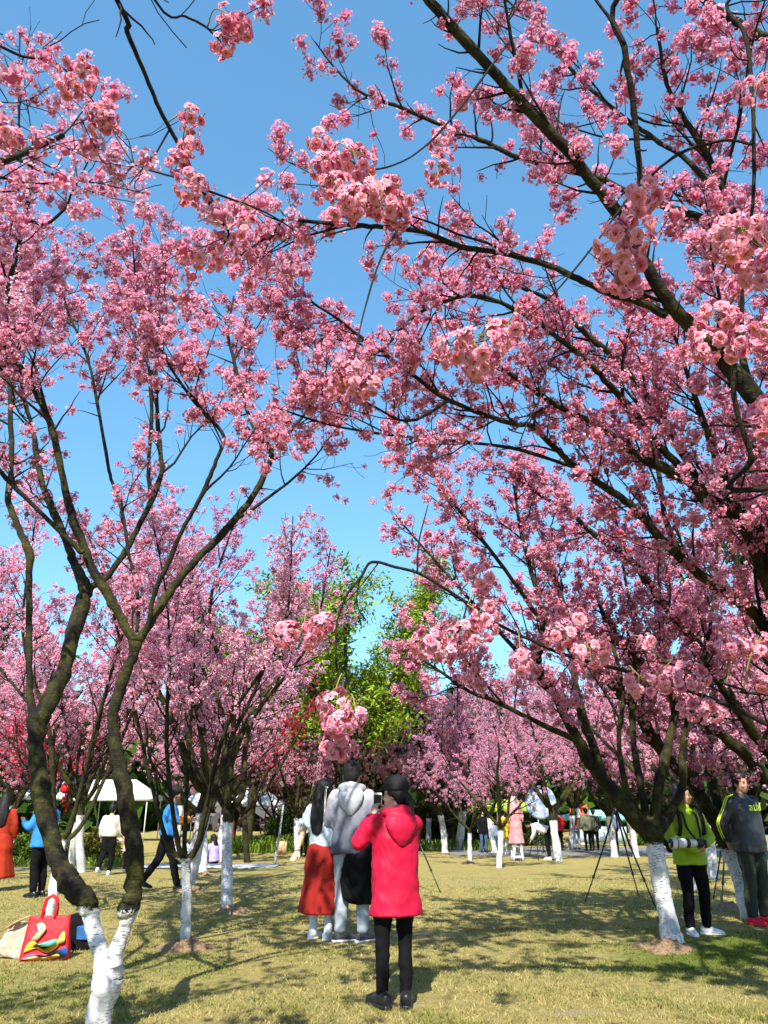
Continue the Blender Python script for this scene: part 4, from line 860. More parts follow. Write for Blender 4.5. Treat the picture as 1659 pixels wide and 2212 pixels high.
def skin_mat(name, col):
    if name in MATS: return MATS[name]
    m, t, b = new_mat(name); f = noise_tex(t, coords(t), 30, 3)
    t.links.new(ramp(t, f, [(.3, tuple(c * .85 for c in col)), (.7, col)]), b.inputs['Base Color']); b.inputs['Roughness'].default_value = .55; b.inputs['Subsurface Weight'].default_value = .08; return m
SKIN = skin_mat('skin', (.55, .33, .23)); SKIN_TAN = skin_mat('skin_tanned', (.42, .22, .14))
def hair_mat(name, col):
    m, t, b = new_mat(name); f = noise_tex(t, coords(t, scale=(90, 90, 5)), 1.5, 3)
    t.links.new(ramp(t, f, [(.3, tuple(c * .4 for c in col)), (.75, tuple(c * 2.2 for c in col))]), b.inputs['Base Color']); b.inputs['Roughness'].default_value = .6; b.inputs['Specular IOR Level'].default_value = .25; bump(t, b, f, .6, .004); return m
HAIR = hair_mat('black_hair', (.008, .007, .007))
WHITE_SHOE = plain('white_leather', (.72, .72, .72), .5); BLACK_SHOE = plain('black_leather', (.012, .012, .013), .38); DARKP = plain('black_plastic', (.012, .012, .013), .35); EYE = plain('dark_eye', (.01, .008, .008), .15); LIP = plain('lips', (.35, .12, .10), .5)

def hand_parts(w, d, nrm, side, curl=.5, s=1.0):
    "palm and five fingers: wrist point, pointing direction, palm normal"
    d = unit(np.asarray(d, float)); nrm = unit(np.asarray(nrm, float) - d * np.dot(nrm, d)); x = np.cross(d, nrm) * side; w = np.asarray(w, float); out = []
    out.append(loft([(w - d * .02 * s, x * .024 * s, nrm * .017 * s), (w + d * .02 * s, x * .033 * s, nrm * .017 * s), (w + d * .065 * s, x * .042 * s, nrm * .015 * s), (w + d * .09 * s, x * .040 * s, nrm * .012 * s)], 12))
    for k, (o, L) in enumerate(((.031, .068), (.011, .078), (-.010, .073), (-.030, .056))):
        p = w + d * .085 * s + x * o * s; c1, c2, c3 = curl * .6, curl * 1.3, curl * 1.9; P = [p - d * .015 * s, p]
        for f, c in ((.42, c1), (.32, c2), (.26, c3)): P.append(P[-1] + (d * math.cos(c) + nrm * math.sin(c)) * L * f * s)
        out.append(tube(np.array(P), np.array((.0095, .0095, .009, .008, .0065)) * s, 8))
    p = w + d * .02 * s + x * .03 * s; P = [p, p + (x * .028 + d * .02 + nrm * .008) * s, p + (x * .040 + d * .045 + nrm * .02) * s, p + (x * .042 + d * .068 + nrm * .032) * s]
    out.append(tube(np.array(P), np.array((.014, .012, .010, .008)) * s, 8)); return out

def head_parts(c, R, s=1.0):
    f = lambda *v: np.asarray(c) + R @ (np.array(v) * s)
    E = lambda p, r: ellipsoid(f(*p), np.array(r) * s, R)
    return [E((0, -.005, .025), (.074, .092, .088)), E((0, .022, -.035), (.060, .070, .070)), E((0, .048, -.078), (.036, .036, .030)), E((0, .092, -.022), (.012, .018, .020)), E((0, .084, .0), (.010, .012, .03)), E((0, .085, -.060), (.022, .012, .012)),
            E((.074, -.005, -.01), (.010, .020, .032)), E((-.074, -.005, -.01), (.010, .020, .032)), E((.040, .070, -.028), (.02, .016, .02)), E((-.040, .070, -.028), (.02, .016, .02))]

class Person: pass
def person(label, feet, H=1.65, yaw=0.0, near=True, lean=0.0, head=(0, 0), legs=None, arms=None, curl=(.5, .5), palm=None, top=None, bottom=None, shoes=None, hair='short', skin=None, face=False, twist=0.0, seat=None, group=None, build=1.0, seed=0, chunky=False):
    "a clothed figure facing its own +Y; joints in metres of a 1.70 m body. arms: {'r': (elbow, wrist, hand direction)}"
    rng = np.random.default_rng(seed + 3); S = H / 1.70; vox = .014 if near else .027; bvox = .0098 if near else .026; skin = skin or SKIN
    root = empty('person', (feet[0], feet[1], ground_z(feet[0], feet[1]) if len(feet) < 3 else feet[2]), yaw, label, 'person', group); root.scale = (S, S, S)
    p = Person(); p.root = root; p.vox = vox
    pel = np.array((0, 0, .92) if seat is None else (0, 0, seat), float); M = rotz(twist) @ rotx(-lean); up = M @ np.array((0, 0, 1.)); rt = M @ np.array((1., 0, 0)); fw = M @ np.array((0, 1., 0))
    T = lambda x, y, z: pel + M @ np.array((x, y, z))            # torso space, z above the pelvis
    p.T, p.M = T, M
    lg = {'r': ((.095, 0, 0), (.10, .025, .49), (.10, -.02, .085), 0.0), 'l': ((-.095, 0, 0), (-.10, .025, .49), (-.10, -.02, .085), 0.0)}
    lg.update(legs or {})
    ar = {'r': ((.245, -.03, 1.14), (.26, .06, .90), (0, .25, -1)), 'l': ((-.245, -.03, 1.14), (-.26, .06, .90), (0, .25, -1))}
    if lean: ar = {k: (tuple(T(v[0][0], v[0][1], .22)), tuple(T(v[1][0], v[1][1], -.02)), v[2]) for k, v in ar.items()}
    ar.update(arms or {})
    # skin
    neck = T(0, -.01, .55); hc = neck + up * .135 + fw * .02; HR = M @ rotz(head[0]) @ rotx(-head[1]); p.hc, p.HR = hc, HR
    b = build
    parts = [loft([(T(0, 0, -.09), rt * .15, fw * .10), (T(0, 0, .03), rt * .165, fw * .115), (T(0, .0, .16), rt * .14, fw * .10), (T(0, 0, .33), rt * .16, fw * .11), (T(0, -.01, .46), rt * .165, fw * .095), (T(0, -.01, .515), rt * .09, fw * .07), (neck, rt * .055, fw * .06)], 18),
             tube(np.array((T(0, -.012, .48), neck, hc - up * .03)), (.062, .056, .054), 12)] + head_parts(hc, HR, 1.07)
    sh = {'r': T(.178, -.01, .458), 'l': T(-.178, -.01, .458)}; p.sh = sh; p.ar = ar; p.lg = lg
    hips = {}
    for sd, q in lg.items():
        hip = pel + np.array(q[0]); kn, an = np.array(q[1]), np.array(q[2]); hips[sd] = hip
        parts.append(ztube([hip + (0, 0, .02), (hip * .6 + kn * .4), kn, kn * .6 + an * .4 + (0, -.012, 0), an, an - (0, 0, .03)], np.array((.085, .076, .055, .052, .036, .036)) * (.72 if (bottom or {}).get('kind', 'trousers') == 'trousers' else 1), 12))
    for sd, (el, wr, hd) in ar.items():
        el, wr = np.array(el), np.array(wr); parts.append(ztube([sh[sd] - rt * (.03 if sd == 'r' else -.03), sh[sd], el, (el + wr) / 2 * .98 + el * .02, wr], (.05, .05, .038, .035, .026), 12))
        pn = (palm or {}).get(sd, -rt if sd == 'r' else rt)
        parts += hand_parts(wr, hd, pn, 1 if sd == 'r' else -1, curl[0 if sd == 'r' else 1])
    p.body = fuse('body', parts, bvox, skin, root, 2)
    # trousers or skirt
    bt = dict(kind='trousers', mat=None, loose=1.0, hem=.09); bt.update(bottom or {})
    if bt['kind'] == 'trousers':
        L = bt['loose']; tp = [loft([(T(0, 0, -.10), rt * .165 * b, fw * .115 * b), (T(0, 0, .02), rt * .178 * b, fw * .128 * b), (T(0, 0, .10), rt * .162 * b, fw * .118 * b)], 18)]
        for sd, q in lg.items():
            kn, an = np.array(q[1]), np.array(q[2]); e = an + (kn - an) * max(0, (bt['hem'] - .085) / .4) - (0, 0, .0)
            tp.append(ztube([hips[sd] + (0, 0, .03), hips[sd] * .55 + kn * .45, kn, kn * .5 + e * .5 + (0, -.01, 0), e], (.098 * b, .09 * max(1, L * .95), .066 * L, .062 * L, .052 * L), 14))
        fuse('trousers', tp, vox, bt['mat'], root, 2, .010, 8, seed, (1, 1, 1.6))
    else:
        wz, hz = .14, bt['hem'] - pel[2]; n = 26; rings = []
        for i in range(9):
            f = i / 8; z = wz + (hz - wz) * f; w = .145 + (bt['flare'] - .145) * (f ** .85) + (.03 if .1 < f < .5 else 0); rings.append((pel + np.array((0, 0, z)) + np.array((bt.get('sway', 0) * f, 0, 0)), np.array((w, 0, 0)), np.array((0, w * .8, 0))))
        v, f_ = loft(rings, 48, True); a = np.arctan2(v[:, 1], v[:, 0]); d = np.clip((pel[2] + wz - v[:, 2]) / (wz - hz), 0, 1); v[:, :2] *= (1 + .05 * d * np.sin(a * 7 + seed) + .03 * d * np.sin(a * 13 + 1))[:, None]
        fuse('skirt', [(v, f_)], vox * 1.1, bt['mat'], root, 1, .004, 6, seed)
    # top
    tt = dict(mat=None, hem=-.12, loose=1.0, sleeve=1.0, flare=1.0, hood=None, collar=False); tt.update(top or {}); l = tt['loose']; hz = tt['hem']
    tp = [loft([(T(0, 0, hz), rt * .185 * l * tt['flare'] * b, fw * .135 * l * tt['flare'] * b), (T(0, 0, hz * .5 + .05), rt * .18 * l * b, fw * .135 * l * b), (T(0, 0, .2), rt * .172 * l * b, fw * .13 * l * b), (T(0, -.005, .36), rt * .180 * l, fw * .13 * l), (T(0, -.01, .44), rt * .165 * l, fw * .11 * l), (T(0, -.01, .505), rt * .12, fw * .085), (T(0, -.01, .535), rt * .072, fw * .072)], 22, sq=2.3)]
    for sd, (el, wr, hd) in ar.items():
        el, wr = np.array(el), np.array(wr); s_ = tt['sleeve']; k = -1 if sd == 'r' else 1
        if s_ >= 1: tp.append(ztube([sh[sd] + rt * k * .05, sh[sd] + np.array((0, 0, -.005)), sh[sd] * .5 + el * .5, el, (el + wr) / 2, wr * .93 + el * .07], (.064 * l, .068 * l, .064 * l, .058 * l, .055 * l, .046 * l), 14))
        else: tp.append(ztube([sh[sd] + rt * k * .05, sh[sd], sh[sd] * .45 + el * .55, sh[sd] * .2 + el * .8], (.07 * l, .074 * l, .074 * l, .076 * l), 14))
    if tt['collar']: tp.append(loft([(T(0, -.012, .50), rt * .085, fw * .085), (T(0, -.005, .575), rt * .074, fw * .076)], 16))
    p.top = fuse('jacket' if tt['sleeve'] >= 1 else 'shirt', tp, vox, tt['mat'], root, 2, tt.get('wr', .013) if near else .010, 7, seed + 20, (1, 1, 1.3))
    if tt['hood']:
        hp = [loft([(T(0, -.085, .555), rt * .095, fw * .06), (T(0, -.13, .50), rt * .145, fw * .06), (T(0, -.155, .42), rt * .135, fw * .05), (T(0, -.155, .33), rt * .085, fw * .035), (T(0, -.150, .27), rt * .03, fw * .02)], 18), ztube([T(-.10, .03, .53), T(-.115, -.05, .545), T(0, -.12, .56), T(.115, -.05, .545), T(.10, .03, .53)], (.03, .042, .05, .042, .03), 10)]
        fuse('hood', hp, vox, tt['hood'], p.top, 3, .008, 8, seed)
    # shoes
    for sd, q in lg.items():
        an = np.array(q[2]); t = q[3]; fd = rotz(t) @ np.array((0, 1., 0)); sx = np.cross(fd, (0, 0, 1.)); pit = (an[2] - .085); g = an - np.array((0, 0, .085 + 0)); tip = -pit * .6
        ss = 1.22 if chunky else 1.0
        R = lambda f, z, w, h: (g + fd * f * ss + np.array((0, 0, z * ss + (tip * (f / .2) if pit > .02 else 0))), sx * w * ss, np.array((0, 0, h * ss)))
        up_ = [loft([R(-.085, .05, .02, .03), R(-.07, .05, .036, .045), R(-.02, .058, .040, .056), R(.05, .048, .043, .046), R(.12, .036, .046, .034), R(.17, .03, .038, .026), R(.192, .026, .016, .014)], 14), tube(np.array((g + (0, 0, .05), g + (0, 0, .12))), (.046, .048), 12)]
        sh_o = fuse('shoe', up_, vox * .8, shoes or BLACK_SHOE, root, 1)
        fuse('sole', [loft([R(-.095, .014, .026, .016), R(-.05, .014, .042, .017), R(.05, .013, .044, .015), R(.13, .013, .049, .014), R(.185, .014, .034, .012), R(.20, .016, .012, .008)], 14, sq=3)], vox * .7, (shoes if shoes is not WHITE_SHOE else None) or WHITE_SHOE, sh_o, 1)
    # hair
    f = lambda *v: hc + HR @ (np.array(v) * 1.1)
    E = lambda q, r: ellipsoid(f(*q), np.array(r) * 1.1, HR)
    hp = None
    if hair in ('short', 'cap', 'bun', 'curly'):
        hp = [E((0, -.022, .045), (.092, .097, .09) if hair == 'short' else (.085, .092, .085)), E((0, -.055, .0), (.084, .06, .08) if hair == 'short' else (.078, .058, .075)), E((0, -.05, -.04), (.066, .046, .05)), E((0, .03, .085), (.07, .06, .038)), E((.065, -.01, .02), (.022, .045, .05)), E((-.065, -.01, .02), (.022, .045, .05))]
        if hair == 'bun': hp.append(E((0, -.03, .15), (.045, .045, .045)))
        if hair == 'curly': hp += [E((math.cos(a) * .068, math.sin(a) * .075 - .03, z), (.04, .04, .045)) for a, z in zip(rng.uniform(2.9, 6.5, 34), rng.uniform(-.07, .10, 34))]
    if hair == 'long':
        hp = [E((0, -.018, .04), (.088, .095, .09)), E((.06, .0, .0), (.03, .06, .08)), E((-.06, .0, .0), (.03, .06, .08))]
        b0 = f(0, -.06, .02); rings = []
        for i, (dz, w, dp, bk) in enumerate(((.06, .075, .05, 0), (-.04, .088, .055, -.02), (-.14, .098, .052, -.05), (-.26, .105, .045, -.075), (-.38, .095, .035, -.085), (-.48, .07, .022, -.085), (-.53, .03, .012, -.083))): rings.append((b0 + np.array((0, 0, dz)) + fw * bk, rt * w, fw * dp))
        v, f_ = loft(rings, 40); a = np.arctan2((v - b0) @ fw, (v - b0) @ rt); v = v + ((v - b0) - np.outer((v - b0) @ up, up)) * (.07 * np.sin(a * 11))[:, None]; hp.append((v, f_))
    if hp: p.hair = fuse('hair', hp, vox * .9, HAIR, root, 2, .006 if near else .004, 26, seed, (1, 1, .35))
    if hair == 'cap':
        cp_ = [loft([(f(0, -.018, .035), HR @ (.106, 0, 0), HR @ (0, .120, 0)), (f(0, -.018, .08), HR @ (.104, 0, 0), HR @ (0, .118, 0)), (f(0, -.018, .125), HR @ (.082, 0, 0), HR @ (0, .096, 0)), (f(0, -.018, .150), HR @ (.042, 0, 0), HR @ (0, .05, 0)), (f(0, -.018, .156), HR @ (.008, 0, 0), HR @ (0, .008, 0))], 20)]
        cap_ = fuse('cap', cp_, vox * .7, CAPM, root, 1)
        fuse('brim', [loft([(f(0, .05, .05), HR @ (.078, 0, 0), HR @ (0, 0, .008)), (f(0, .11, .048), HR @ (.070, 0, 0), HR @ (0, 0, .007)), (f(0, .155, .038), HR @ (.045, 0, 0), HR @ (0, 0, .006)), (f(0, .168, .034), HR @ (.02, 0, 0), HR @ (0, 0, .005))], 16)], vox * .6, CAPM, cap_, 1)
    if face:
        for sx in (1, -1):
            obj('eye', mesh_np('eye', *ellipsoid(f(.030 * sx, .079, .002), (.012, .006, .0055), HR, 6, 8), EYE, True), root)
            obj('eyebrow', mesh_np('eyebrow', *ellipsoid(f(.032 * sx, .080, .022), (.017, .007, .0045), HR, 6, 8), HAIR, True), root)
        obj('mouth', mesh_np('mouth', *ellipsoid(f(0, .092, -.060), (.023, .007, .006), HR, 6, 8), LIP, True), root)
    p.f = f; return p

CAPM = cloth('black_cap_cloth', (.012, .012, .013), .8)
def fm(name, col, **kw): return cloth(name, col, **kw)
RED_J = fm('red_shell', (.45, .004, .035), rough=.6, vary=.12); BLK = fm('black_cloth', (.005, .005, .006), vary=.3, spec=.12); JEANS = fm('pale_jeans', (.31, .35, .39)); REDSK = fm('brick_red_cloth', (.24, .010, .006)); TEE = fm('pale_blue_cotton', (.40, .50, .58)); LIME = fm('lime_shell', (.29, .40, .012), rough=.6, vary=.12); OLIVE = fm('dark_olive_cloth', (.035, .042, .028)); NAVYJ = fm('glossy_navy_shell', (.022, .025, .035), rough=.45, spec=.5); CREAM = fm('cream_fleece', (.55, .52, .45), rough=.95)
BLUE = fm('bright_blue_cloth', (.03, .20, .55)); ORANGE = fm('orange_cloth', (.80, .26, .03)); PINK = fm('pale_pink_cloth', (.80, .42, .45)); WHITE = fm('white_cloth', (.75, .75, .76)); PURPLE = fm('lilac_cloth', (.42, .34, .72)); YELLOW = fm('yellow_cloth', (.82, .55, .03)); DENIM = fm('blue_denim', (.05, .10, .19)); CAMO = fm('olive_drab_cloth', (.13, .14, .08), vary=.6); REDO = fm('orange_red_cloth', (.80, .10, .03)); GREYB = fm('grey_blue_cloth', (.16, .20, .30))
def ombre():
    m, t, b = new_mat('ombre_grey_coat'); c = t.nodes.new('ShaderNodeTexCoord'); s = t.nodes.new('ShaderNodeSeparateXYZ'); t.links.new(c.outputs['Object'], s.inputs[0])
    f = mathn(t, 'DIVIDE', mathn(t, 'SUBTRACT', s.outputs[2], .80), .72); t.links.new(ramp(t, f, [(0, (.035, .042, .065)), (.28, (.085, .092, .125)), (.62, (.19, .195, .24)), (.85, (.36, .37, .42))]), b.inputs['Base Color']); b.inputs['Roughness'].default_value = .75
    bump(t, b, noise_tex(t, coords(t), 16, 4), .3, .006); return m
OMBRE = ombre()

def stand(u, v, vtop=None, H=None):
    g = gpt(u, v)
    if H is None: d = ray(u, vtop); H = CAM[2] + d[2] * (g[1] / d[1]) - g[2]
    return g, H

def slab(name, parent, c, s, R, mat, bev=.15):
    "rounded box with its own axes R"
    v, f = loft([(np.zeros(3) + (0, 0, z), (w, 0, 0), (0, d, 0)) for z, w, d in ((-s[2] / 2, s[0] / 2 * .9, s[1] / 2 * .9), (-s[2] / 2 * .86, s[0] / 2, s[1] / 2), (s[2] / 2 * .86, s[0] / 2, s[1] / 2), (s[2] / 2, s[0] / 2 * .9, s[1] / 2 * .9))], 24, sq=8)
    return obj(name, mesh_np(name, v @ np.asarray(R).T + np.asarray(c, float), f, mat, False), parent)

# 1 person in red jacket photographing with a phone
g, H = stand(856, 2176, 1686); ya = rad(20)
P1 = person('person in bright red hooded jacket and black cap holding up a phone', g, H * .985, ya, True, head=(rad(48), .05), arms={'l': ((-.31, .10, 1.21), (-.11, .28, 1.44), (.35, .35, .85)), 'r': ((.22, .19, 1.22), (.06, .33, 1.44), (-.45, .30, .85))}, palm={'l': (.75, .5, -.3), 'r': (-.85, .4, -.3)}, curl=(.75, .7),
    legs={'r': ((.085, 0, 0), (.085, .02, .49), (.075, -.03, .085), rad(-22)), 'l': ((-.10, 0, 0), (-.115, .01, .49), (-.115, .02, .085), rad(8))}, top=dict(mat=RED_J, hem=-.26, loose=1.13, flare=1.10, hood=RED_J), bottom=dict(mat=BLK, loose=.95), shoes=BLACK_SHOE, hair='cap', seed=1, build=1.03, chunky=True)
fuse('ponytail', [ztube([P1.f(0, -.09, .0), P1.f(0, -.12, -.06), P1.f(0, -.12, -.14), P1.f(0, -.10, -.20)], (.04, .045, .035, .015), 10)], .007, HAIR, P1.hair, 1, .004, 26)
fuse('collar', [loft([(P1.T(0, -.03, .53), (.10, 0, 0), (0, .085, 0)), (P1.T(0, -.03, .585), (.085, 0, 0), (0, .075, 0))], 18)], .008, fm('grey_blue_collar', (.28, .33, .42)), P1.top, 2)
obj('ear_loop_glasses', mesh_np('glasses', *join([tube(np.array((P1.f(-.03 + .014 * math.cos(a), .094, .004 + .014 * math.sin(a)), P1.f(-.03 + .014 * math.cos(a + .8), .094, .004 + .014 * math.sin(a + .8)))), (.0015, .0015), 4) for a in np.arange(0, 6.28, .785)] + [tube(np.array((P1.f(-.045, .092, .006), P1.f(-.078, .0, .008))), (.0016, .0016), 4)]), DARKP), P1.root)
Rl = rotz(ya); S1 = H * .985 / 1.7
ph = np.array(P1.root.location) + Rl @ (np.array((-.025, .40, 1.545)) * S1); ph_o = empty('phone', ph, ya + rad(4), 'white phone held upright by the person in red jacket', 'phone'); ph_o.rotation_euler[0] = rad(6)
slab('phone_body', ph_o, (0, 0, 0), (.078, .009, .158), np.eye(3), plain('white_plastic', (.75, .75, .75), .35)); slab('screen', ph_o, (0, -.0055, .0), (.070, .003, .128), np.eye(3), plain('dark_screen', (.006, .007, .009), .12))

# 2 tall man in ombre coat
g, H = stand(757, 2035, 1653); H = min(H, 1.86)
P2 = person('tall man in grey ombre hooded coat and pale jeans seen from behind', g, H, rad(-6), True, head=(rad(-8), 0), arms={'r': ((.27, .02, 1.12), (.22, .24, 1.02), (-.4, 1, .1)), 'l': ((-.26, .02, 1.12), (-.20, .22, 1.0), (.3, 1, 0))}, top=dict(mat=OMBRE, hem=-.10, loose=1.18, flare=1.02, hood=fm('pale_grey_hood', (.38, .39, .43))), bottom=dict(mat=JEANS, loose=1.18), shoes=WHITE_SHOE, hair='short', seed=2,
    legs={'r': ((.095, 0, 0), (.12, .02, .49), (.125, -.02, .085), rad(-35)), 'l': ((-.095, 0, 0), (-.10, .02, .49), (-.10, -.02, .085), rad(-55))})
for ch in [o for o in P2.root.children if o.name.startswith('shoe')]: ch.data.materials[0] = plain('black_white_sneaker', (.05, .05, .055), .5, vary=.9, scale=14)
# black coat hanging from his arm
cr = empty('black_coat', np.array(P2.root.location) + (.20, -.10, 0), 0, 'long black coat hanging over the arm of the tall man', 'coat')
v, f_ = loft([((-.02, .10, 1.12), (.10, 0, 0), (0, .08, 0)), ((-.04, .03, 1.06), (.17, 0, 0), (0, .10, 0)), ((-.07, .0, .85), (.215, 0, 0), (0, .10, 0)), ((-.09, .0, .62), (.23, 0, 0), (0, .09, 0)), ((-.09, .0, .45), (.22, 0, 0), (0, .08, 0)), ((-.07, .0, .385), (.15, 0, 0), (0, .05, 0))], 40)
a = np.arctan2(v[:, 1], v[:, 0]); v[:, :2] *= (1 + .06 * np.sin(a * 6) * np.clip(1.1 - v[:, 2], 0, .6))[:, None]; fuse('coat_body', [(v, f_)], .011, BLK, cr, 1, .016, 6, 4); fuse('sleeve', [ztube([(.06, -.06, 1.0), (.09, -.11, .8), (.07, -.10, .6)], (.06, .055, .05), 12)], .011, BLK, cr, 1, .01, 8)

# 3 woman in long red skirt
g, H = stand(694, 2030, 1690); H = min(H, 1.68)
P3 = person('woman with long black hair, pale blue tee and long red skirt', g, H, rad(-28), True, head=(rad(-15), .02), arms={'l': ((-.25, -.06, 1.16), (-.27, -.16, .93), (-.25, -.35, -.9)), 'r': ((.22, .12, 1.16), (.16, .33, 1.12), (-.2, 1, .2))}, palm={'l': (.2, -.9, .2)}, curl=(.5, .8), top=dict(mat=TEE, hem=.06, loose=1.03, sleeve=.5), bottom=dict(kind='skirt', mat=REDSK, hem=.27, flare=.27, sway=-.02), shoes=WHITE_SHOE, hair='long', seed=3)
for sd in (-1, 1): fuse('sock', [tube(np.array(((.10 * sd, -.02, .07), (.10 * sd, -.02, .20), (.10 * sd, -.015, .30))), (.05, .047, .05), 12)], .008, WHITE, P3.root, 1)
rb = [tube(catmull([P3.f(.075, -.05, .03), P3.f(.09 + .02 * k, -.09, -.02), P3.f(.10 + .012 * k, -.10, -.20), P3.f(.085 + .015 * k, -.10, -.42 + .05 * k)], 5), np.full(16, .0045), 4) for k in (0, 1)] + [ellipsoid(P3.f(.09, -.07, .03), (.025, .012, .012))]
obj('hair_ribbon', mesh_np('hair_ribbon', *join(rb), fm('cream_ribbon', (.75, .70, .55))), P3.root)
obj('bracelet', mesh_np('bracelet', *tube(np.array([np.array((-.268, -.155, .945)) + (.032 * math.cos(a), .032 * math.sin(a), .012 * math.cos(a)) for a in np.linspace(0, 6.28, 14)]), np.full(14, .004), 5), WHITE_SHOE), P3.root)

# 4 person in lime jacket with a big white lens
g, H = stand(1512, 2021, 1702); H = min(max(H, 1.6), 1.68); yb = rad(180 + 8)
P4 = person('person in lime green jacket holding a camera with long white lens', g, H, yb, True, head=(rad(62), -.02), face=True, skin=SKIN_TAN, arms={'l': ((-.27, .06, 1.12), (-.09, .24, 1.03), (.9, .25, .1)), 'r': ((.27, .08, 1.12), (.02, .27, .95), (-.9, .1, .25))}, palm={'l': (.1, -.9, .3), 'r': (0, -.3, .9)}, curl=(.6, .7), top=dict(mat=LIME, hem=-.13, loose=1.16, flare=1.05, collar=True), bottom=dict(mat=BLK, loose=1.12), shoes=WHITE_SHOE, hair='curly', seed=4,
    legs={'r': ((.095, 0, 0), (.10, .03, .49), (.10, -.02, .085), rad(-8)), 'l': ((-.095, 0, 0), (-.115, .02, .49), (-.13, -.03, .085), rad(62))})
R4 = rotz(yb); S4 = H / 1.7; W4 = lambda q: np.array(P4.root.location) + R4 @ (np.array(q) * S4)
cam_o = empty('camera_with_lens', W4((.02, .26, 1.04)), yb, 'camera with long white telephoto lens held by the person in lime', 'camera'); cam_o.scale = (S4, S4, S4)
slab('camera_body', cam_o, (-.04, 0, .01), (.10, .085, .10), np.eye(3), DARKP); slab('grip', cam_o, (-.095, .03, .0), (.03, .05, .09), np.eye(3), DARKP)
WL = plain('white_lens_enamel', (.72, .72, .70), .4)
def ringx(x0, x1, r0, r1): return loft([((x0, .0, .01), (0, r0, 0), (0, 0, r0)), ((x1, .0, .01), (0, r1, 0), (0, 0, r1))], 24)
obj('lens_barrel', mesh_np('lens_barrel', *join([ringx(.012, .09, .042, .044), ringx(.09, .25, .052, .056)]), WL, False), cam_o)
obj('focus_ring', mesh_np('focus_ring', *ringx(.105, .155, .0555, .0565), DARKP), cam_o); obj('lens_hood', mesh_np('lens_hood', *join([ringx(.25, .34, .060, .068)]), WL), cam_o); obj('lens_front', mesh_np('lens_front', *ringx(.336, .343, .060, .060), plain('lens_glass', (.01, .012, .015), .08)), cam_o); obj('lens_band', mesh_np('lens_band', *ringx(.262, .275, .0625, .0645), DARKP), cam_o)
STRAP = fm('black_webbing', (.012, .012, .013))
for k, pts in enumerate([[(.075, -.02, 1.44), (.09, .13, 1.38), (.07, .165, 1.22), (.01, .22, 1.10)], [(-.075, -.02, 1.44), (-.085, .13, 1.38), (-.085, .17, 1.22), (-.06, .22, 1.10)]]): obj('neck_strap', mesh_np('neck_strap', *loft([(q, (.016, 0, 0), (0, .004, .002)) for q in catmull(pts, 5)], 8), STRAP), cam_o, tuple(-np.array((.02, .26, 1.04))))
bp = empty('backpack', P4.root.location, yb, 'black backpack worn by the person in lime jacket', 'backpack'); bp.scale = (S4, S4, S4)
fuse('pack', [loft([((0, -.235, .92), (.15, 0, 0), (0, .09, 0)), ((0, -.25, 1.05), (.185, 0, 0), (0, .115, 0)), ((0, -.24, 1.30), (.18, 0, 0), (0, .11, 0)), ((0, -.22, 1.46), (.14, 0, 0), (0, .08, 0))], 20, sq=3)], .011, BLK, bp, 2, .01, 8)
for sx in (1, -1): obj('shoulder_strap', mesh_np('shoulder_strap', *loft([(q, (.028, 0, 0), (0, .005, .003)) for q in catmull([(.13 * sx, -.15, 1.42), (.14 * sx, -.02, 1.495), (.15 * sx, .11, 1.43), (.155 * sx, .165, 1.25), (.17 * sx, .10, 1.08)], 6)], 8), STRAP), bp)

# 5 man in black jacket with lime stripes
g, H = stand(1645, 1998, 1676); H = min(H, 1.80); yc = rad(180 + 24)
P5 = person('man in black and lime striped jacket, olive trousers and red shoes', g, H, yc, True, head=(rad(4), .02), face=True, skin=SKIN_TAN, arms={'r': ((.30, -.08, 1.14), (.20, -.14, .93), (-.5, -.1, -1)), 'l': ((-.28, -.08, 1.14), (-.15, -.16, .93), (.5, -.1, -1))}, top=dict(wr=.009, mat=NAVYJ, hem=-.12, loose=1.2, flare=.95, collar=True), bottom=dict(mat=OLIVE, loose=1.2), shoes=plain('red_mesh', (.75, .01, .03), .5), hair='short', seed=5, build=1.06)
LIMEP = plain('lime_print', (.62, .80, .05), .5)
for k in (-1, 0): obj('stripe', mesh_np('stripe', *loft([(q, (0, .010, 0), (.003, 0, .003)) for q in catmull([(.15 + .0, .005 + .03 * k, 1.475), (.245, .0 + .03 * k, 1.43), (.305, -.03 + .03 * k, 1.30), (.378, -.065 + .03 * k, 1.15), (.335, -.09 + .03 * k, 1.04), (.268, -.115 + .03 * k, .95)], 5)], 8), LIMEP), P5.top)
cu = bpy.data.curves.new('lettering', 'FONT'); cu.body = 'athl'; cu.size = .135; cu.extrude = .003; cu.align_x = 'CENTER'; to = bpy.data.objects.new('tmp', cu); COL.objects.link(to)
tm = bpy.data.meshes.new_from_object(to.evaluated_get(bpy.context.evaluated_depsgraph_get())); bpy.data.objects.remove(to); tv = np.empty(len(tm.vertices) * 3, np.float32); tm.vertices.foreach_get('co', tv); tv = tv.reshape(-1, 3)
tm.vertices.foreach_set('co', np.stack((-tv[:, 0],   .193 - tv[:, 0] ** 2 * 1.3 + tv[:, 2], 1.285 + tv[:, 1]), -1).astype(np.float32).ravel()); tm.materials.clear(); tm.materials.append(LIMEP); tm.name = 'lettering'; obj('lettering', tm, P5.top)
print('near people', round(time.time() - T0, 1))
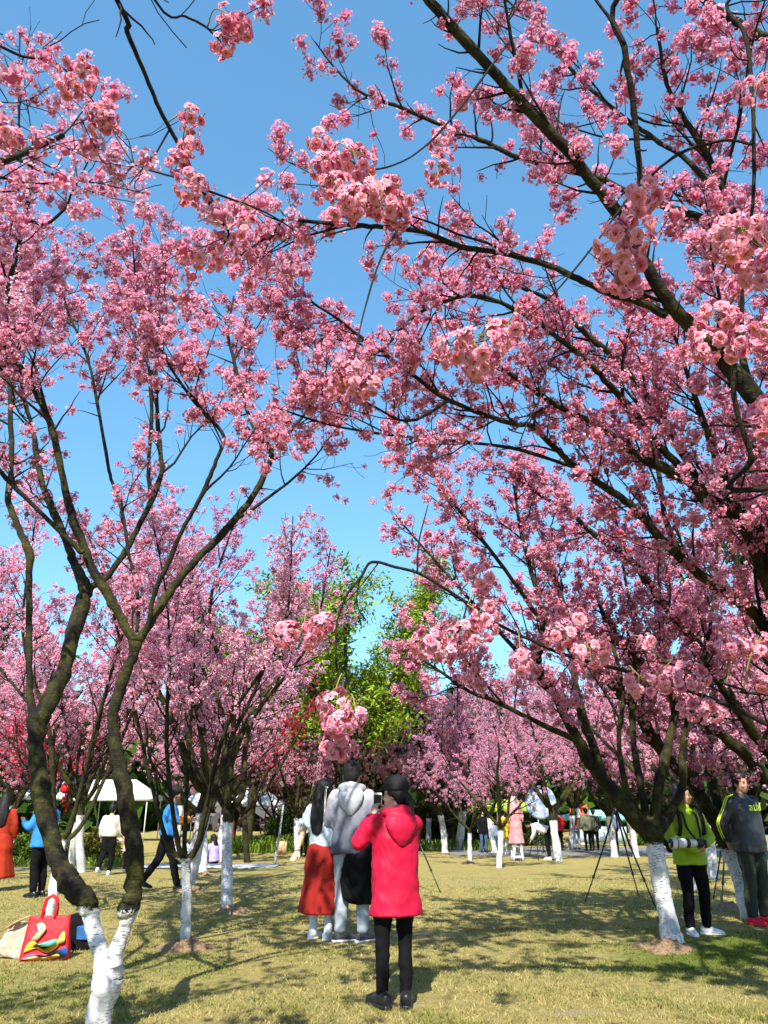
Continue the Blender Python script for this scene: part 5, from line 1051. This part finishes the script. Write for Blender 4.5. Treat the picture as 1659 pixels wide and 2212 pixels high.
# people further back
def far(label, u, v, yaw, H=None, vtop=None, **kw):
    g, H = stand(u, v, vtop, H); return person(label, g, H, yaw, False, **kw)
stride = {'r': ((.095, 0, 0), (.10, .16, .50), (.10, .22, .085), 0), 'l': ((-.095, 0, 0), (-.10, -.04, .50), (-.10, -.26, .16), 0)}
far('woman in cream fleece and black trousers walking away by the clipped shrub', 227, 1890, rad(-6), 1.52, top=dict(mat=CREAM, hem=.0, loose=1.2), bottom=dict(mat=BLK, loose=1.2), shoes=WHITE_SHOE, hair='long' and 'bun', legs={'l': stride['l']}, arms={'r': ((.26, .05, 1.14), (.30, .12, .93), (.2, .5, -1))}, seed=10)
far('small child in pale pink jacket holding a hand behind the front tree', 272, 1884, rad(10), 1.0, top=dict(mat=PINK, hem=-.12, loose=1.25), bottom=dict(mat=BLK), shoes=WHITE_SHOE, hair='bun', arms={'l': ((-.28, .02, 1.24), (-.46, .06, 1.28), (-1, .2, .2))}, seed=11)
PB = far('man in blue and orange jacket striding past the stout white trunk', 350, 1924, rad(-75), 1.72, top=dict(mat=BLUE, hem=-.02, loose=1.15), bottom=dict(mat=BLK, loose=1.15), shoes=BLACK_SHOE, hair='cap', skin=SKIN_TAN, lean=.12, legs={'r': ((.095, 0, 0), (.10, .14, .50), (.10, .26, .085), 0), 'l': ((-.095, 0, 0), (-.10, -.12, .50), (-.10, -.36, .15), 0)}, arms={'r': ((.24, .12, 1.16), (.16, .36, 1.16), (0, 1, .2)), 'l': ((-.24, .12, 1.16), (-.14, .38, 1.18), (0, 1, .2))}, seed=12)
for sd in ('r', 'l'):
    el, wr, _ = PB.ar[sd]; fuse('orange_sleeve', [ztube([np.array(el) * .8 + np.array(wr) * .2, np.array(el) * .4 + np.array(wr) * .6, np.array(wr) * .97 + np.array(el) * .03], (.075, .078, .06), 12)], .015, ORANGE, PB.top, 1)
far('person in blue puffer jacket half hidden behind the forked white trunk', 76, 1938, rad(70), 1.62, top=dict(mat=BLUE, hem=-.12, loose=1.3), bottom=dict(mat=BLK, loose=1.2), shoes=BLACK_SHOE, arms={'r': ((.24, .12, 1.14), (.20, .36, 1.24), (0, .6, .8)), 'l': ((-.24, .12, 1.14), (-.16, .36, 1.22), (0, .6, .8))}, seed=13)
far('woman in long orange red dress cut off by the left edge', -20, 1925, rad(20), 1.62, top=dict(mat=fm('rust_red_cloth', (.36, .028, .008)), hem=-.05, loose=1.08), bottom=dict(kind='skirt', mat=fm('rust_red_cloth', (.36, .028, .008)), hem=.22, flare=.36), shoes=BLACK_SHOE, hair='long', seed=14)
far('person in orange jacket and jeans behind the leaning white trunk', 488, 1856, rad(-35), 1.5, top=dict(mat=REDO, hem=-.06, loose=1.2), bottom=dict(mat=DENIM), shoes=BLACK_SHOE, lean=.15, legs={'l': ((-.095, 0, 0), (-.10, -.02, .50), (-.12, -.25, .12), 0)}, seed=15)
far('person in cream jacket standing behind the white Y trunk', 655, 1850, rad(160), 1.55, top=dict(mat=CREAM, hem=-.05, loose=1.15), bottom=dict(mat=BLK), shoes=BLACK_SHOE, seed=16)
far('person in black puffer jacket behind the small Y forked cherry', 1046, 1842, rad(185), 1.62, face=True, top=dict(mat=BLK, hem=-.14, loose=1.3), bottom=dict(mat=DENIM), shoes=BLACK_SHOE, seed=17)
far('child in grey top beside the person in black puffer', 1068, 1842, rad(150), 1.2, top=dict(mat=GREYB, hem=-.08, loose=1.15), bottom=dict(mat=DENIM), shoes=WHITE_SHOE, seed=18)
far('person in yellow coat and white trousers behind the pink dress', 1090, 1846, rad(-40), 1.58, top=dict(mat=YELLOW, hem=-.30, loose=1.2, flare=1.1), bottom=dict(mat=WHITE), shoes=WHITE_SHOE, seed=19)
far('person in red jacket behind the bending photographer', 1212, 1838, rad(30), 1.58, top=dict(mat=fm('scarlet_cloth', (.6, .02, .02)), hem=-.08, loose=1.15), bottom=dict(mat=BLK), shoes=BLACK_SHOE, seed=20)
far('person in brown top walking on the road behind the straight trunk', 1248, 1836, rad(-20), 1.55, top=dict(mat=fm('brown_cloth', (.10, .05, .03)), hem=-.05), bottom=dict(mat=GREYB), shoes=BLACK_SHOE, hair='long', seed=21)
far('person in olive drab jacket standing on the road, left of two', 1272, 1838, rad(8), 1.66, top=dict(mat=CAMO, hem=-.12, loose=1.2), bottom=dict(mat=BLK), shoes=BLACK_SHOE, seed=22)
far('person in black and olive standing on the road, right of two', 1288, 1838, rad(-10), 1.62, top=dict(mat=fm('dark_green_cloth', (.06, .065, .04)), hem=-.12, loose=1.15), bottom=dict(mat=BLK), shoes=BLACK_SHOE, seed=23)
far('person in blue shirt and dark trousers behind the big tripod', 1330, 1840, rad(5), 1.62, top=dict(mat=GREYB, hem=-.02, loose=1.1), bottom=dict(mat=BLK, loose=1.1), shoes=BLACK_SHOE, seed=24)
# people sitting on the grass: knees drawn up
sitl = {'r': ((.09, .02, 0), (.12, .36, .42), (.12, .55, .085), 0), 'l': ((-.09, .02, 0), (-.12, .34, .42), (-.12, .55, .085), 0)}
def sitter(label, u, v, yaw, m1, m2, seed, hair='long'):
    return far(label, u, v, yaw, 1.55, seat=.13, legs=sitl, arms={'r': ((.25, .12, .42), (.16, .36, .42), (0, 1, 0)), 'l': ((-.25, .12, .42), (-.16, .36, .42), (0, 1, 0))}, top=dict(mat=m1, hem=-.05, loose=1.15), bottom=dict(mat=m2), shoes=BLACK_SHOE, hair=hair, seed=seed, lean=.15)
sitter('person in lilac top sitting on the picnic sheet, nearest the trunk', 462, 1868, rad(60), PURPLE, BLK, 30); sitter('person in dark top sitting on the picnic sheet facing away', 425, 1866, rad(-20), BLK, PURPLE, 31); sitter('person in white top sitting left on the picnic sheet', 388, 1868, rad(200), WHITE, BLK, 32)
c = gpt(440, 1872); v, f_ = loft([((0, 0, 0), (2.1, 0, 0), (0, .9, 0)), ((0, 0, .01), (2.1, 0, 0), (0, .9, 0))], 24, sq=9); v[:, 2] += .006 * np.sin(v[:, 0] * 9) + .012
tag(obj('picnic_sheet', mesh_np('picnic_sheet', v, f_, plain('white_sheet', (.6, .6, .62), .6)), None, (c[0], c[1], ground_z(0, c[1]))), 'white picnic sheet spread on the lawn under the sitting group', 'sheet')

# model on a folding stool, bending photographer, reflector
g, _ = stand(1118, 1860, 1800); st = empty('folding_stool', g, rad(8), 'white folding plastic stool under the person in pink', 'stool'); WP = plain('white_lilac_plastic', (.58, .55, .62), .45)
slab('seat', st, (0, 0, .45), (.36, .26, .045), np.eye(3), WP)
for sy in (-1, 1):
    for sx in (-1, 1): v, f_ = loft([((sx * .17, sy * .13, .0), (.035, 0, 0), (0, .014, 0)), ((sx * .14, sy * .11, .2), (.04, 0, 0), (0, .014, 0)), ((sx * .12, sy * .10, .43), (.045, 0, 0), (0, .014, 0))], 12, sq=6); obj('leg', mesh_np('leg', v, f_, WP), st)
    v, f_ = box((0, sy * .118, .12), (.26, .016, .07)); obj('cross_panel', mesh_np('cross_panel', v, f_, WP), st)
PD = fm('pink_white_silk', (.62, .24, .26), vary=.5, rough=.6)
PM = person('person in long pink and white robe standing on the stool', (g[0], g[1], ground_z(0, g[1]) + .474), 1.60, rad(195), False, top=dict(mat=PD, hem=-.1, loose=1.25), bottom=dict(kind='skirt', mat=PD, hem=.06, flare=.30), shoes=WHITE_SHOE, hair='bun', seed=40)
fuse('veil', [loft([(PM.f(0, -.02, .12), (.08, 0, 0), (0, .08, 0)), (PM.f(0, -.03, .0), (.13, 0, 0), (0, .12, 0)), (PM.f(0, -.04, -.2), (.20, 0, 0), (0, .15, 0)), (PM.f(0, -.04, -.38), (.24, 0, 0), (0, .17, 0))], 24)], .017, fm('pale_pink_veil', (.62, .38, .40)), PM.hair, 2, .015, 7)
PF = far('photographer in white shirt and black trousers bending over a tripod', 1186, 1857, rad(75), 1.72, lean=rad(72), top=dict(mat=WHITE, hem=-.02, loose=1.15), bottom=dict(mat=BLK, loose=1.1), shoes=WHITE_SHOE, hair='short', head=(0, -.5), arms={'r': ((.20, .45, .82), (.12, .58, .60), (0, .5, -1)), 'l': ((-.20, .45, .82), (-.12, .55, .62), (0, .5, -1))}, legs={'r': ((.095, 0, 0), (.12, .02, .49), (.16, -.02, .085), 0), 'l': ((-.095, 0, 0), (-.12, .02, .49), (-.16, -.02, .085), 0)}, seed=41)
def reflector():
    c = at(1168, 1733, gpt(1186, 1846)[1] + .8); m, t, b = new_mat('reflector_cloth'); f = noise_tex(t, coords(t), 3.5, 4); t.links.new(ramp(t, f, [(.42, (.16, .24, .36)), (.56, (.42, .46, .52))]), b.inputs['Base Color']); b.inputs['Roughness'].default_value = .5
    r = empty('reflector', (c[0], c[1], ground_z(c[0], c[1])), rad(6), 'large round white photo reflector behind the bending photographer', 'reflector'); h = c[2] - ground_z(c[0], c[1]); R = .66; v, f_ = [], []
    for i in range(7):
        rr = R * i / 6
        for j in range(40): a = 2 * math.pi * j / 40; v.append((rr * math.cos(a), -.05 * (1 - (i / 6) ** 2) + .01 * math.sin(a * 5) * i / 6, h + rr * math.sin(a)))
    f_ = [(i * 40 + j, i * 40 + (j + 1) % 40, (i + 1) * 40 + (j + 1) % 40, (i + 1) * 40 + j) for i in range(6) for j in range(40)]; me = mesh_np('panel', v, f_, m, True); o = obj('panel', me, r); s = o.modifiers.new('s', 'SOLIDIFY'); s.thickness = .006
    obj('rim', mesh_np('rim', *tube(np.array([(R * math.cos(a), .0, h + R * math.sin(a)) for a in np.linspace(0, 6.283, 60)]), np.full(60, .012), 6), DARKP, True), r)
    obj('stand_pole', mesh_np('stand_pole', *tube(np.array(((0, .05, h + .3), (0, .05, .3), (0, .05, .02))), (.012, .014, .016), 8), DARKP), r)
    for k in range(3): a = k * 2.1; obj('stand_leg', mesh_np('stand_leg', *tube(np.array(((0, .05, .45), (.32 * math.cos(a), .05 + .32 * math.sin(a), .0))), (.009, .009), 6), DARKP), r)
reflector()

def tripod(label, feet3, apex, head=True, group=None):
    c = np.mean([f[:2] for f in feet3], 0); gz = ground_z(*c); b = np.array((c[0], c[1], gz)); r = empty('tripod', b, 0, label, 'tripod', group); apex = np.array(apex, float)
    for f in feet3:
        f = np.array((f[0], f[1], ground_z(f[0], f[1]))); d = f - apex; L = obj('leg', mesh_np('leg', *join([tube(np.array((apex + unit(np.array((d[0], d[1], 0))) * .03 - b, apex + d * .40 - b)), (.017, .016), 8), tube(np.array((apex + d * .38 - b, apex + d * .74 - b)), (.0135, .013), 8), tube(np.array((apex + d * .72 - b, f - b)), (.010, .010), 8)]), DARKP, True), r)
        for q in (.39, .73): obj('leg_lock', mesh_np('leg_lock', *tube(np.array((apex + d * (q - .012) - b, apex + d * (q + .018) - b)), (.021, .019), 8), DARKP), L)
    obj('centre_column', mesh_np('centre_column', *tube(np.array((apex + (0, 0, .12) - b, apex - (0, 0, .30) - b)), (.013, .013), 8), DARKP), r); obj('hub', mesh_np('hub', *tube(np.array((apex + (0, 0, .035) - b, apex - (0, 0, .05) - b)), (.045, .04), 12), DARKP), r)
    if head: slab('head', r, apex + (0, 0, .15) - b, (.07, .07, .07), np.eye(3), DARKP); obj('pan_handle', mesh_np('pan_handle', *tube(np.array((apex + (0, 0, .15) - b, apex + (.20, -.10, .05) - b)), (.007, .010), 6), DARKP), r)
f1, f2, f3 = gpt(1264, 1948), gpt(1380, 1937), gpt(1416, 1960); ap = at(1330, 1752, (f1[1] + f2[1] + f3[1]) / 3); tripod('big black tripod standing open on the lawn left of the spotted trunk', [f1, f2, f3], ap)
f1, f2 = gpt(1541, 1942), gpt(1559, 1963); f3 = gpt(1600, 1940); tripod('black tripod between the person in lime and the grey white trunk', [f1, f2, f3], at(1568, 1775, f1[1] - .2))
f1, f2, f3 = gpt(952, 1929), gpt(800, 1925), gpt(872, 1905); tripod('black tripod half hidden behind the person in red jacket', [f1, f2, f3], at(876, 1750, f1[1] + .3))
f1, f2, f3 = gpt(1150, 1852), gpt(1172, 1848), gpt(1160, 1858); ap = np.mean((f1, f2, f3), 0) + (.0, 0, .95); tripod('small tripod in front of the bending photographer', [f1 + (-.12, 0, 0), f2 + (.14, 0, 0), f3 + (0, -.3, 0)], ap, False)

# bags on the grass
def tote():
    g = gpt(96, 2073); r = empty('tote_bag', (g[0], g[1], 0), rad(6), 'bright red tote bag with painted print standing at the white trunk', 'bag'); m = plain('red_tote_cloth', (.62, .005, .012), .6, vary=.08, scale=6)
    v, f_ = loft([((0, .0, .0), (.225, 0, 0), (0, .085, 0)), ((0, .0, .03), (.23, 0, 0), (0, .09, 0)), ((-.004, .01, .20), (.215, 0, 0), (0, .06, 0)), ((-.006, .015, .36), (.20, 0, 0), (0, .025, 0)), ((-.006, .015, .385), (.198, 0, 0), (0, .02, 0))], 36, sq=6); fuse('bag_body', [(v, f_)], .012, m, r, 1, .006, 9)
    for y in (-.008, .04): obj('handle', mesh_np('handle', *loft([((x, y, z), (.014 * math.cos(t), 0, -.014 * math.sin(t)), (0, .003, 0)) for x, z, t in [(-.075, .34, 0), (-.08, .44, .1), (-.06, .53, .7), (-.01, .565, 1.57), (.04, .53, 2.4), (.05, .44, 3.0), (.045, .34, 3.14)]], 8), m), r)
    def blot(name, col, pts, y=0.0):
        P = catmull([(x * 1.02 + .012, z * 1.15 + .004) for x, z in pts + [pts[0]]], 5)[:-1]; n = len(P); sl = lambda z: -.098 + .15 * max(z - .03, 0) ** 1.0 * .9; V = [(x, sl(z) + y - .003, z) for x, z in P[:, :2]] + [(P[:, 0].mean(), sl(P[:, 1].mean()) + y - .003, P[:, 1].mean())]; V2 = [(x, yy + .012, z) for x, yy, z in V]
        obj(name, mesh_np(name, V + V2, [(i, (i + 1) % n, n) for i in range(n)] + [((i + 1) % n, i, n + 1 + i, n + 1 + (i + 1) % n) for i in range(n)], plain('print_' + name + str(round(col[0], 2)), col, .6)), r)
    blot('print', (.02, .10, .30), [(-.21, .02), (-.10, .05), (.0, .035), (.12, .07), (.19, .10), (.20, .03), (.0, .012)]); blot('print', (.70, .36, .02), [(-.19, .06), (-.10, .10), (.02, .06), (.10, .09), (.13, .15), (.06, .14), (-.02, .10), (-.12, .15), (-.17, .12)], -.002); blot('print', (.75, .62, .30), [(-.14, .16), (-.09, .22), (-.11, .27), (-.06, .28), (-.02, .24), (-.05, .19), (-.09, .15)], -.003); blot('print', (.10, .42, .30), [(-.08, .12), (.0, .14), (.09, .16), (.10, .13), (.02, .105)], -.004); blot('print', (.70, .72, .75), [(-.20, .015), (-.08, .035), (.02, .02), (.12, .05), (.14, .03), (.0, .008)], -.004); blot('print', (.72, .50, .10), [(.10, .12), (.13, .20), (.16, .21), (.17, .14)], -.003)
tote()
g = gpt(18, 2074); r = empty('canvas_bag', (g[0], g[1] + .12, 0), rad(-10), 'beige canvas shoulder bag leaning beside the red tote bag', 'bag'); CV = fm('beige_canvas', (.46, .38, .28), vary=.3)
fuse('bag_body', [loft([((-.02, 0, .0), (.17, 0, 0), (0, .08, 0)), ((-.02, 0, .10), (.17, 0, 0), (0, .09, 0)), ((.0, .02, .22), (.14, 0, 0), (0, .07, 0)), ((.03, .03, .32), (.09, 0, 0), (0, .05, 0))], 24)], .014, CV, r, 2, .025, 7)
for k in range(3): obj('strap', mesh_np('strap', *tube(catmull([(-.10 + .04 * k, -.06, .26), (.03, -.09 + .03 * k, .33), (.14, -.02, .37), (.22, .06, .34 - .03 * k)], 5), np.full(16, .009), 6), fm('tan_strap', (.40, .25, .14))), r)
g = gpt(165, 2052); r = empty('dark_bag', (g[0], g[1] + .05, 0), rad(4), 'black and blue bag on the grass behind the red tote bag', 'bag')
fuse('bag_body', [loft([((0, 0, .0), (.20, 0, 0), (0, .12, 0)), ((0, 0, .12), (.22, 0, 0), (0, .13, 0)), ((-.04, 0, .26), (.15, 0, 0), (0, .09, 0)), ((-.06, 0, .33), (.07, 0, 0), (0, .05, 0))], 22)], .010, BLK, r, 2, .02, 7); fuse('flap', [loft([((.08, -.10, .10), (.11, 0, 0), (0, .035, 0)), ((.08, -.07, .22), (.12, 0, 0), (0, .04, 0)), ((.06, -.02, .25), (.10, 0, 0), (0, .03, 0))], 16)], .010, fm('teal_blue_nylon', (.02, .10, .26)), r, 2, .01, 8)
g = gpt(607, 1846); r = empty('paper_bag', g, rad(12), 'brown paper bag standing on the lawn by the leaning stake', 'bag'); v, f_ = loft([((0, 0, 0), (.20, 0, 0), (0, .10, 0)), ((0, 0, .48), (.20, 0, 0), (0, .08, 0))], 24, sq=9); obj('bag_body', mesh_np('bag_body', v, f_, plain('kraft_paper', (.42, .28, .15), .8)), r); obj('handle', mesh_np('handle', *tube(np.array([(.08 * math.cos(a), -.08, .47 + .12 * math.sin(a)) for a in np.linspace(0, 3.14, 9)]), np.full(9, .008), 5), plain('kraft_paper', (.42, .28, .15), .8)), r)
a_, b_ = gpt(592, 1866), at(612, 1740, gpt(592, 1866)[1] + .1); obj_ = obj('leaning_stake', mesh_np('leaning_stake', *tube(catmull([a_ - (0, 0, .1), (a_ + b_) / 2 + (.02, 0, 0), b_], 4) - a_, np.linspace(.045, .03, 9), 8), BARK, True), None, a_); tag(obj_, 'thin leaning wooden stake on the lawn before the green plants', 'stake')
for k, (u, v, rr) in enumerate([(405, 2048, .50), (500, 1972, .42), (408, 1926, .5), (440, 1892, .45), (1010, 1866, .55), (965, 1848, .5), (1440, 2050, .55), (1590, 1965, .55), (640, 1852, .5)]):
    rng = np.random.default_rng(300 + k); g = gpt(u, v); n, m_ = 9, 30; V = []
    for i in range(n + 1):
        for j in range(m_): a = 6.283 * j / m_; q = rr * .55 * i / n * (1 + .55 * mnoise.noise((math.cos(a) * 1.8, math.sin(a) * 1.8, k))); x, y = q * math.cos(a) * 1.25, q * math.sin(a); V.append((x, y, .085 * (1 - (i / n) ** 1.6) * (1 + .5 * mnoise.noise((x * 9, y * 9, k))) + .05 * mnoise.noise((x * 22, y * 22, k)) * (1 - i / n) - (.012 if i == n else 0)))
    soil = MATS.get('mulch_soil')
    if not soil:
        soil, t, b = new_mat('mulch_soil'); q = noise_tex(t, coords(t), 28, 5, .7); t.links.new(ramp(t, q, [(.3, (.07, .04, .022)), (.5, (.24, .15, .075)), (.7, (.42, .29, .15))]), b.inputs['Base Color']); b.inputs['Roughness'].default_value = .95; bump(t, b, q, 1.0, .03)
    names = ['slim Y forked cherry', 'leaning tall white trunk', 'stout white trunk', 'trunk by the picnic group', 'small distant Y forked cherry', 'forked trunk beside the wide one', 'black spotted trunk', 'grey white trunk at right', 'white Y trunk behind the skirt']
    tag(obj('soil_mound', mesh_np('soil_mound', V, [(i * m_ + j, i * m_ + (j + 1) % m_, (i + 1) * m_ + (j + 1) % m_, (i + 1) * m_ + j) for i in range(n) for j in range(m_)], soil, True), None, (g[0], g[1], ground_z(0, g[1]))), 'brown mulch mound at the foot of the ' + names[k], 'mound', 'mulch mounds round the trunks')

# tents, awnings and lanterns beyond the trees
def tent(label, u, vb, Y_, w, h, col, roof=.6):
    c = at(u, vb, Y_); r = empty('tent', (c[0], c[1], ground_z(0, Y_)), 0, label, 'tent'); m = plain('canvas_' + label[:12].replace(' ', '_'), col, .7)
    V = [(-w, -w * .6, h), (w, -w * .6, h), (w, w * .6, h), (-w, w * .6, h), (-w * .5, 0, h + roof), (w * .5, 0, h + roof)]; o = obj('roof', mesh_np('roof', V, [(0, 1, 5, 4), (1, 2, 5), (2, 3, 4, 5), (3, 0, 4)], m), r); s = o.modifiers.new('s', 'SOLIDIFY'); s.thickness = .02
    v, f_ = join([box((0, -w * .6, h - .12), (w * 2, .02, .26)), box((-w, 0, h - .12), (.02, w * 1.2 - .03, .26)), box((w, 0, h - .12), (.02, w * 1.2 - .03, .26))]); obj('valance', mesh_np('valance', v, f_, m), r)
    for sx in (-1, 1):
        for sy in (-1, 1): obj('pole', mesh_np('pole', *tube(np.array(((sx * w * .97, sy * w * .57, 0), (sx * w * .97, sy * w * .57, h))), (.03, .03), 8), plain('white_pole', (.7, .7, .7), .4)), r)
tent('white canopy tent far behind the woman in cream fleece', 235, 1800, 46, 2.4, 2.3, (.72, .73, .75), .9); tent('white canopy tent far behind the picnic group', 500, 1800, 44, 2.6, 2.0, (.62, .66, .72), .7); tent('white canopy tent far left behind the trunks', 120, 1800, 48, 2.0, 2.4, (.7, .7, .72), .8); tent('lime green awning behind the yellow coat', 1075, 1800, 41, 1.9, 1.75, (.36, .62, .03), .35); tent('aqua and white stall beyond the road', 1310, 1800, 46, 2.2, 1.3, (.25, .62, .62), .3)
def lantern(label, u, v, Y_):
    c = at(u, v, Y_); r = empty('lantern', c, 0, label, 'lantern', 'red lanterns hanging in the trees'); m = plain('red_lantern_silk', (.65, .008, .012), .6)
    obj('globe', mesh_np('globe', *loft([((0, 0, z), (w, 0, 0), (0, w, 0)) for z, w in ((-.16, .08), (-.12, .15), (-.04, .19), (.04, .19), (.12, .15), (.16, .08))], 16), m, True), r); obj('cap', mesh_np('cap', *box((0, 0, .175), (.14, .14, .03)), plain('gold_paint', (.5, .33, .05), .4)), r); obj('tassel', mesh_np('tassel', *tube(np.array(((0, 0, -.16), (0, 0, -.30))), (.02, .03), 8), m), r); obj('cord', mesh_np('cord', *tube(np.array(((0, 0, .18), (0, 0, 1.6))), (.006, .006), 5), DARKP), r)
lantern('upper red lantern hanging behind the slanting white trunk', 144, 1703, 26); lantern('lower red lantern hanging behind the slanting white trunk', 145, 1731, 26.4)
def banner(label, u, vb, Y_, w, h, col, z0=.5):
    c = at(u, vb, Y_); r = empty('banner', (c[0], c[1], ground_z(0, Y_)), 0, label, 'banner'); v, f_ = box((0, 0, z0 + h / 2), (w, .02, h)); obj('panel', mesh_np('panel', v, f_, plain('banner_' + label[:10].replace(' ', '_'), col, .7)), r)
    for sx in (-1, 1): obj('post', mesh_np('post', *tube(np.array(((sx * (w / 2 + .03), 0, 0), (sx * (w / 2 + .03), 0, z0 + h))), (.02, .02), 6), DARKP), r)
banner('orange banner beyond the road behind the brown clad walker', 1255, 1800, 42, .9, 1.4, (.75, .14, .02)); banner('white and aqua barrier board beyond the road', 1295, 1800, 40, 2.6, .7, (.55, .68, .70), .15)
bpy.data.scenes.remove(WORK)
print('all built', round(time.time() - T0, 1))
